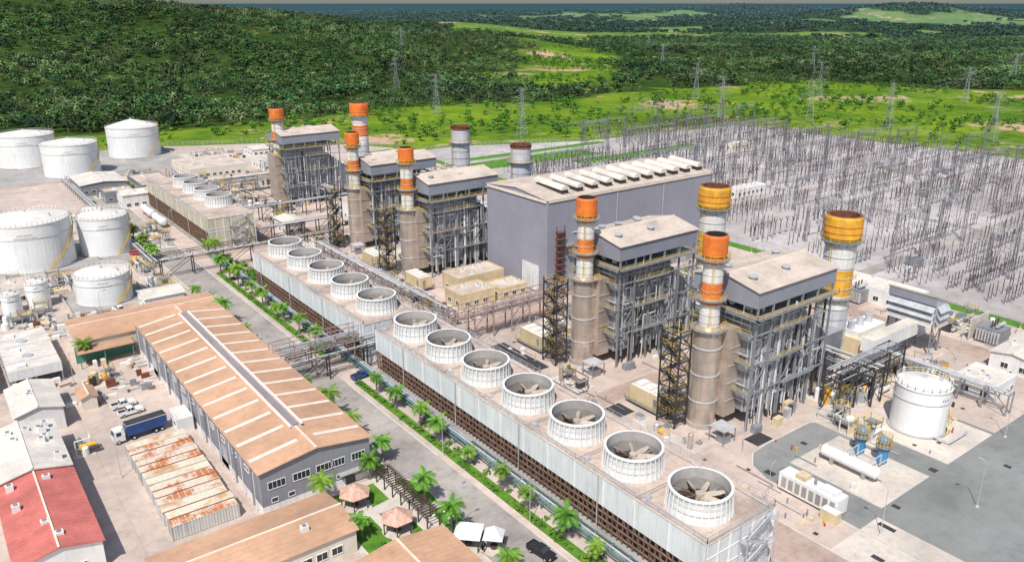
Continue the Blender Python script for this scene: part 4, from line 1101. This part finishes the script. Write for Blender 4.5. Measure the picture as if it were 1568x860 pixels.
protos=[(clumptree(1,7,12,.095,'leaf_far'),'tree_crown'),(clumptree(2,8,11,.1,'leaf_far2',spread=.38),'tree_crown'),(clumptree(3,6,14,.09,'leaf_far',spread=.26,base=.62),'tree_crown'),
        (farpalm(4),'palm_crown'),(farpalm(5,.4,.055,11),'palm_crown')]
def sample(n,q0,q1,wid=.75):
    q=np.sqrt(rng.random(n)*(q1**2-q0**2)+q0**2);r=(rng.random(n)*2-1)*wid*q
    return np.stack([.601*q+.799*r,.799*q-.601*r],1)
P1=sample(48000,560,2300)
F=field(P1[:,0],P1[:,1]);dens=fbm(P1[:,0],P1[:,1],60,55)
keep=(F<.45)&(P1[:,1]>0)&(dens>.34)
P1=P1[keep]
hs=rng.uniform(6,13.5,len(P1))*(.65+.7*fbm(P1[:,0],P1[:,1],90,77))
pmix=fbm(P1[:,0],P1[:,1],200,91)
typ=np.where(rng.random(len(P1))<np.clip((pmix-.27)*2.1,.3,.8),rng.integers(3,5,len(P1)),rng.integers(0,3,len(P1)))
for k in range(5):
    s_=typ==k;scatter('forest_trees',P1[s_],hs[s_],*protos[k])
P2=sample(24000,2300,7500);F=field(P2[:,0],P2[:,1]);P2=P2[F<.5]
scatter('distant_forest_trees',P2,rng.uniform(14,27,len(P2)),clumptree(11,8,8,.14,'leaf_far2',trunk=.2,spread=.5,flat=.35,base=.3),'tree_crown')
P3=sample(11000,430,1500);F=field(P3[:,0],P3[:,1]);x,y=P3[:,0],P3[:,1];d3=fbm(x,y,70,44)
out=((y>545)|((y>450)&(x>245))|(x>528)|((y>405-(x-352)*.1)&(x>352)))
P3=P3[(F>.4)&out&(d3>.44)]
k=len(P3)//2
scatter('field_bushes',P3[:k],rng.uniform(2.5,6,k),clumptree(21,7,12,.11,'bright_leaf',trunk=.2,spread=.45,base=.35),'bush_crown')
scatter('scattered_trees',P3[k:],rng.uniform(4,9,len(P3)-k),clumptree(22,8,12,.09,'bush_leaf'),'tree_crown')
b=B()
def hedgeblob(b,x,y,s,m):
    for j in range(30):
        v=Vector((R.gauss(0,1),R.gauss(0,1),abs(R.gauss(0,1)))).normalized()*s*R.uniform(.5,1.1);p=Vector((x,y,.1))+v;nrm=(v+Vector((0,0,.5))).normalized()
        a=nrm.orthogonal().normalized();q=nrm.cross(a);t=s*.26
        b.add([tuple(p+a*t),tuple(p+q*t),tuple(p-a*t),tuple(p-q*t)],[(0,1,2,3)],m)
for y in np.arange(45,262,1.5):
    if 160<y<177: continue
    if R.random()<.85: hedgeblob(b,74.2+R.uniform(-.2,.2),y,R.uniform(.45,.9),'bush_leaf' if R.random()<.7 else 'bright_leaf')
    if R.random()<.3: hedgeblob(b,76.2,y,R.uniform(.5,1.0),'bush_leaf')
for x,y in ((60.5,123),(60.8,132),(60.3,141),(49,118),(55,117),(50,102),(56,101),(62.5,111),(63,100),(48,110),(62,104),(61.5,116)): hedgeblob(b,x,y,.8,'bush_leaf')
for i in range(36): hedgeblob(b,R.uniform(80,84),R.uniform(246,280),R.uniform(.8,1.6),'bush_leaf')
for i in range(60): hedgeblob(b,R.uniform(60.6,61.5),R.uniform(290,400),R.uniform(.8,1.5),'bush_leaf')
for i in range(60): hedgeblob(b,R.uniform(80.5,83.5),R.uniform(388,450),R.uniform(.8,2.2),'bush_leaf')
b.obj('hedge_shrubs')

# ------------------------------------------------------------ light, sky, camera
sd=Vector((-.45,-.34,.83)).normalized()
el=math.asin(sd.z);az=math.atan2(sd.x,sd.y)
w=bpy.data.worlds.new('World');sc.world=w;w.use_nodes=True;nt=w.node_tree
sky=nt.nodes.new('ShaderNodeTexSky');sky.sky_type='NISHITA';sky.sun_disc=False;sky.sun_elevation=el;sky.sun_rotation=az;sky.air_density=1.0;sky.dust_density=1.5
nt.links.new(sky.outputs[0],nt.nodes['Background'].inputs[0]);nt.nodes['Background'].inputs[1].default_value=.12
s=bpy.data.lights.new('sun','SUN');s.energy=4.6;s.angle=math.radians(.6);s.color=(1,.965,.91)
so=bpy.data.objects.new('sun',s);so.rotation_euler=sd.to_track_quat('Z','Y').to_euler();COL.objects.link(so)
cam=bpy.data.cameras.new('camera');cam.sensor_width=36;cam.lens=1230/1568*36;cam.clip_end=250000;cam.clip_start=1
co=bpy.data.objects.new('camera',cam);COL.objects.link(co);co.location=(0,0,85)
co.rotation_euler=(math.radians(90-19.06),0,-math.atan(979/math.hypot(1230,428)))
sc.camera=co
sc.view_settings.view_transform='Standard';sc.view_settings.look='None';sc.view_settings.exposure=0
print('posts',cnt,'trees',len(P1),len(P2),len(P3))
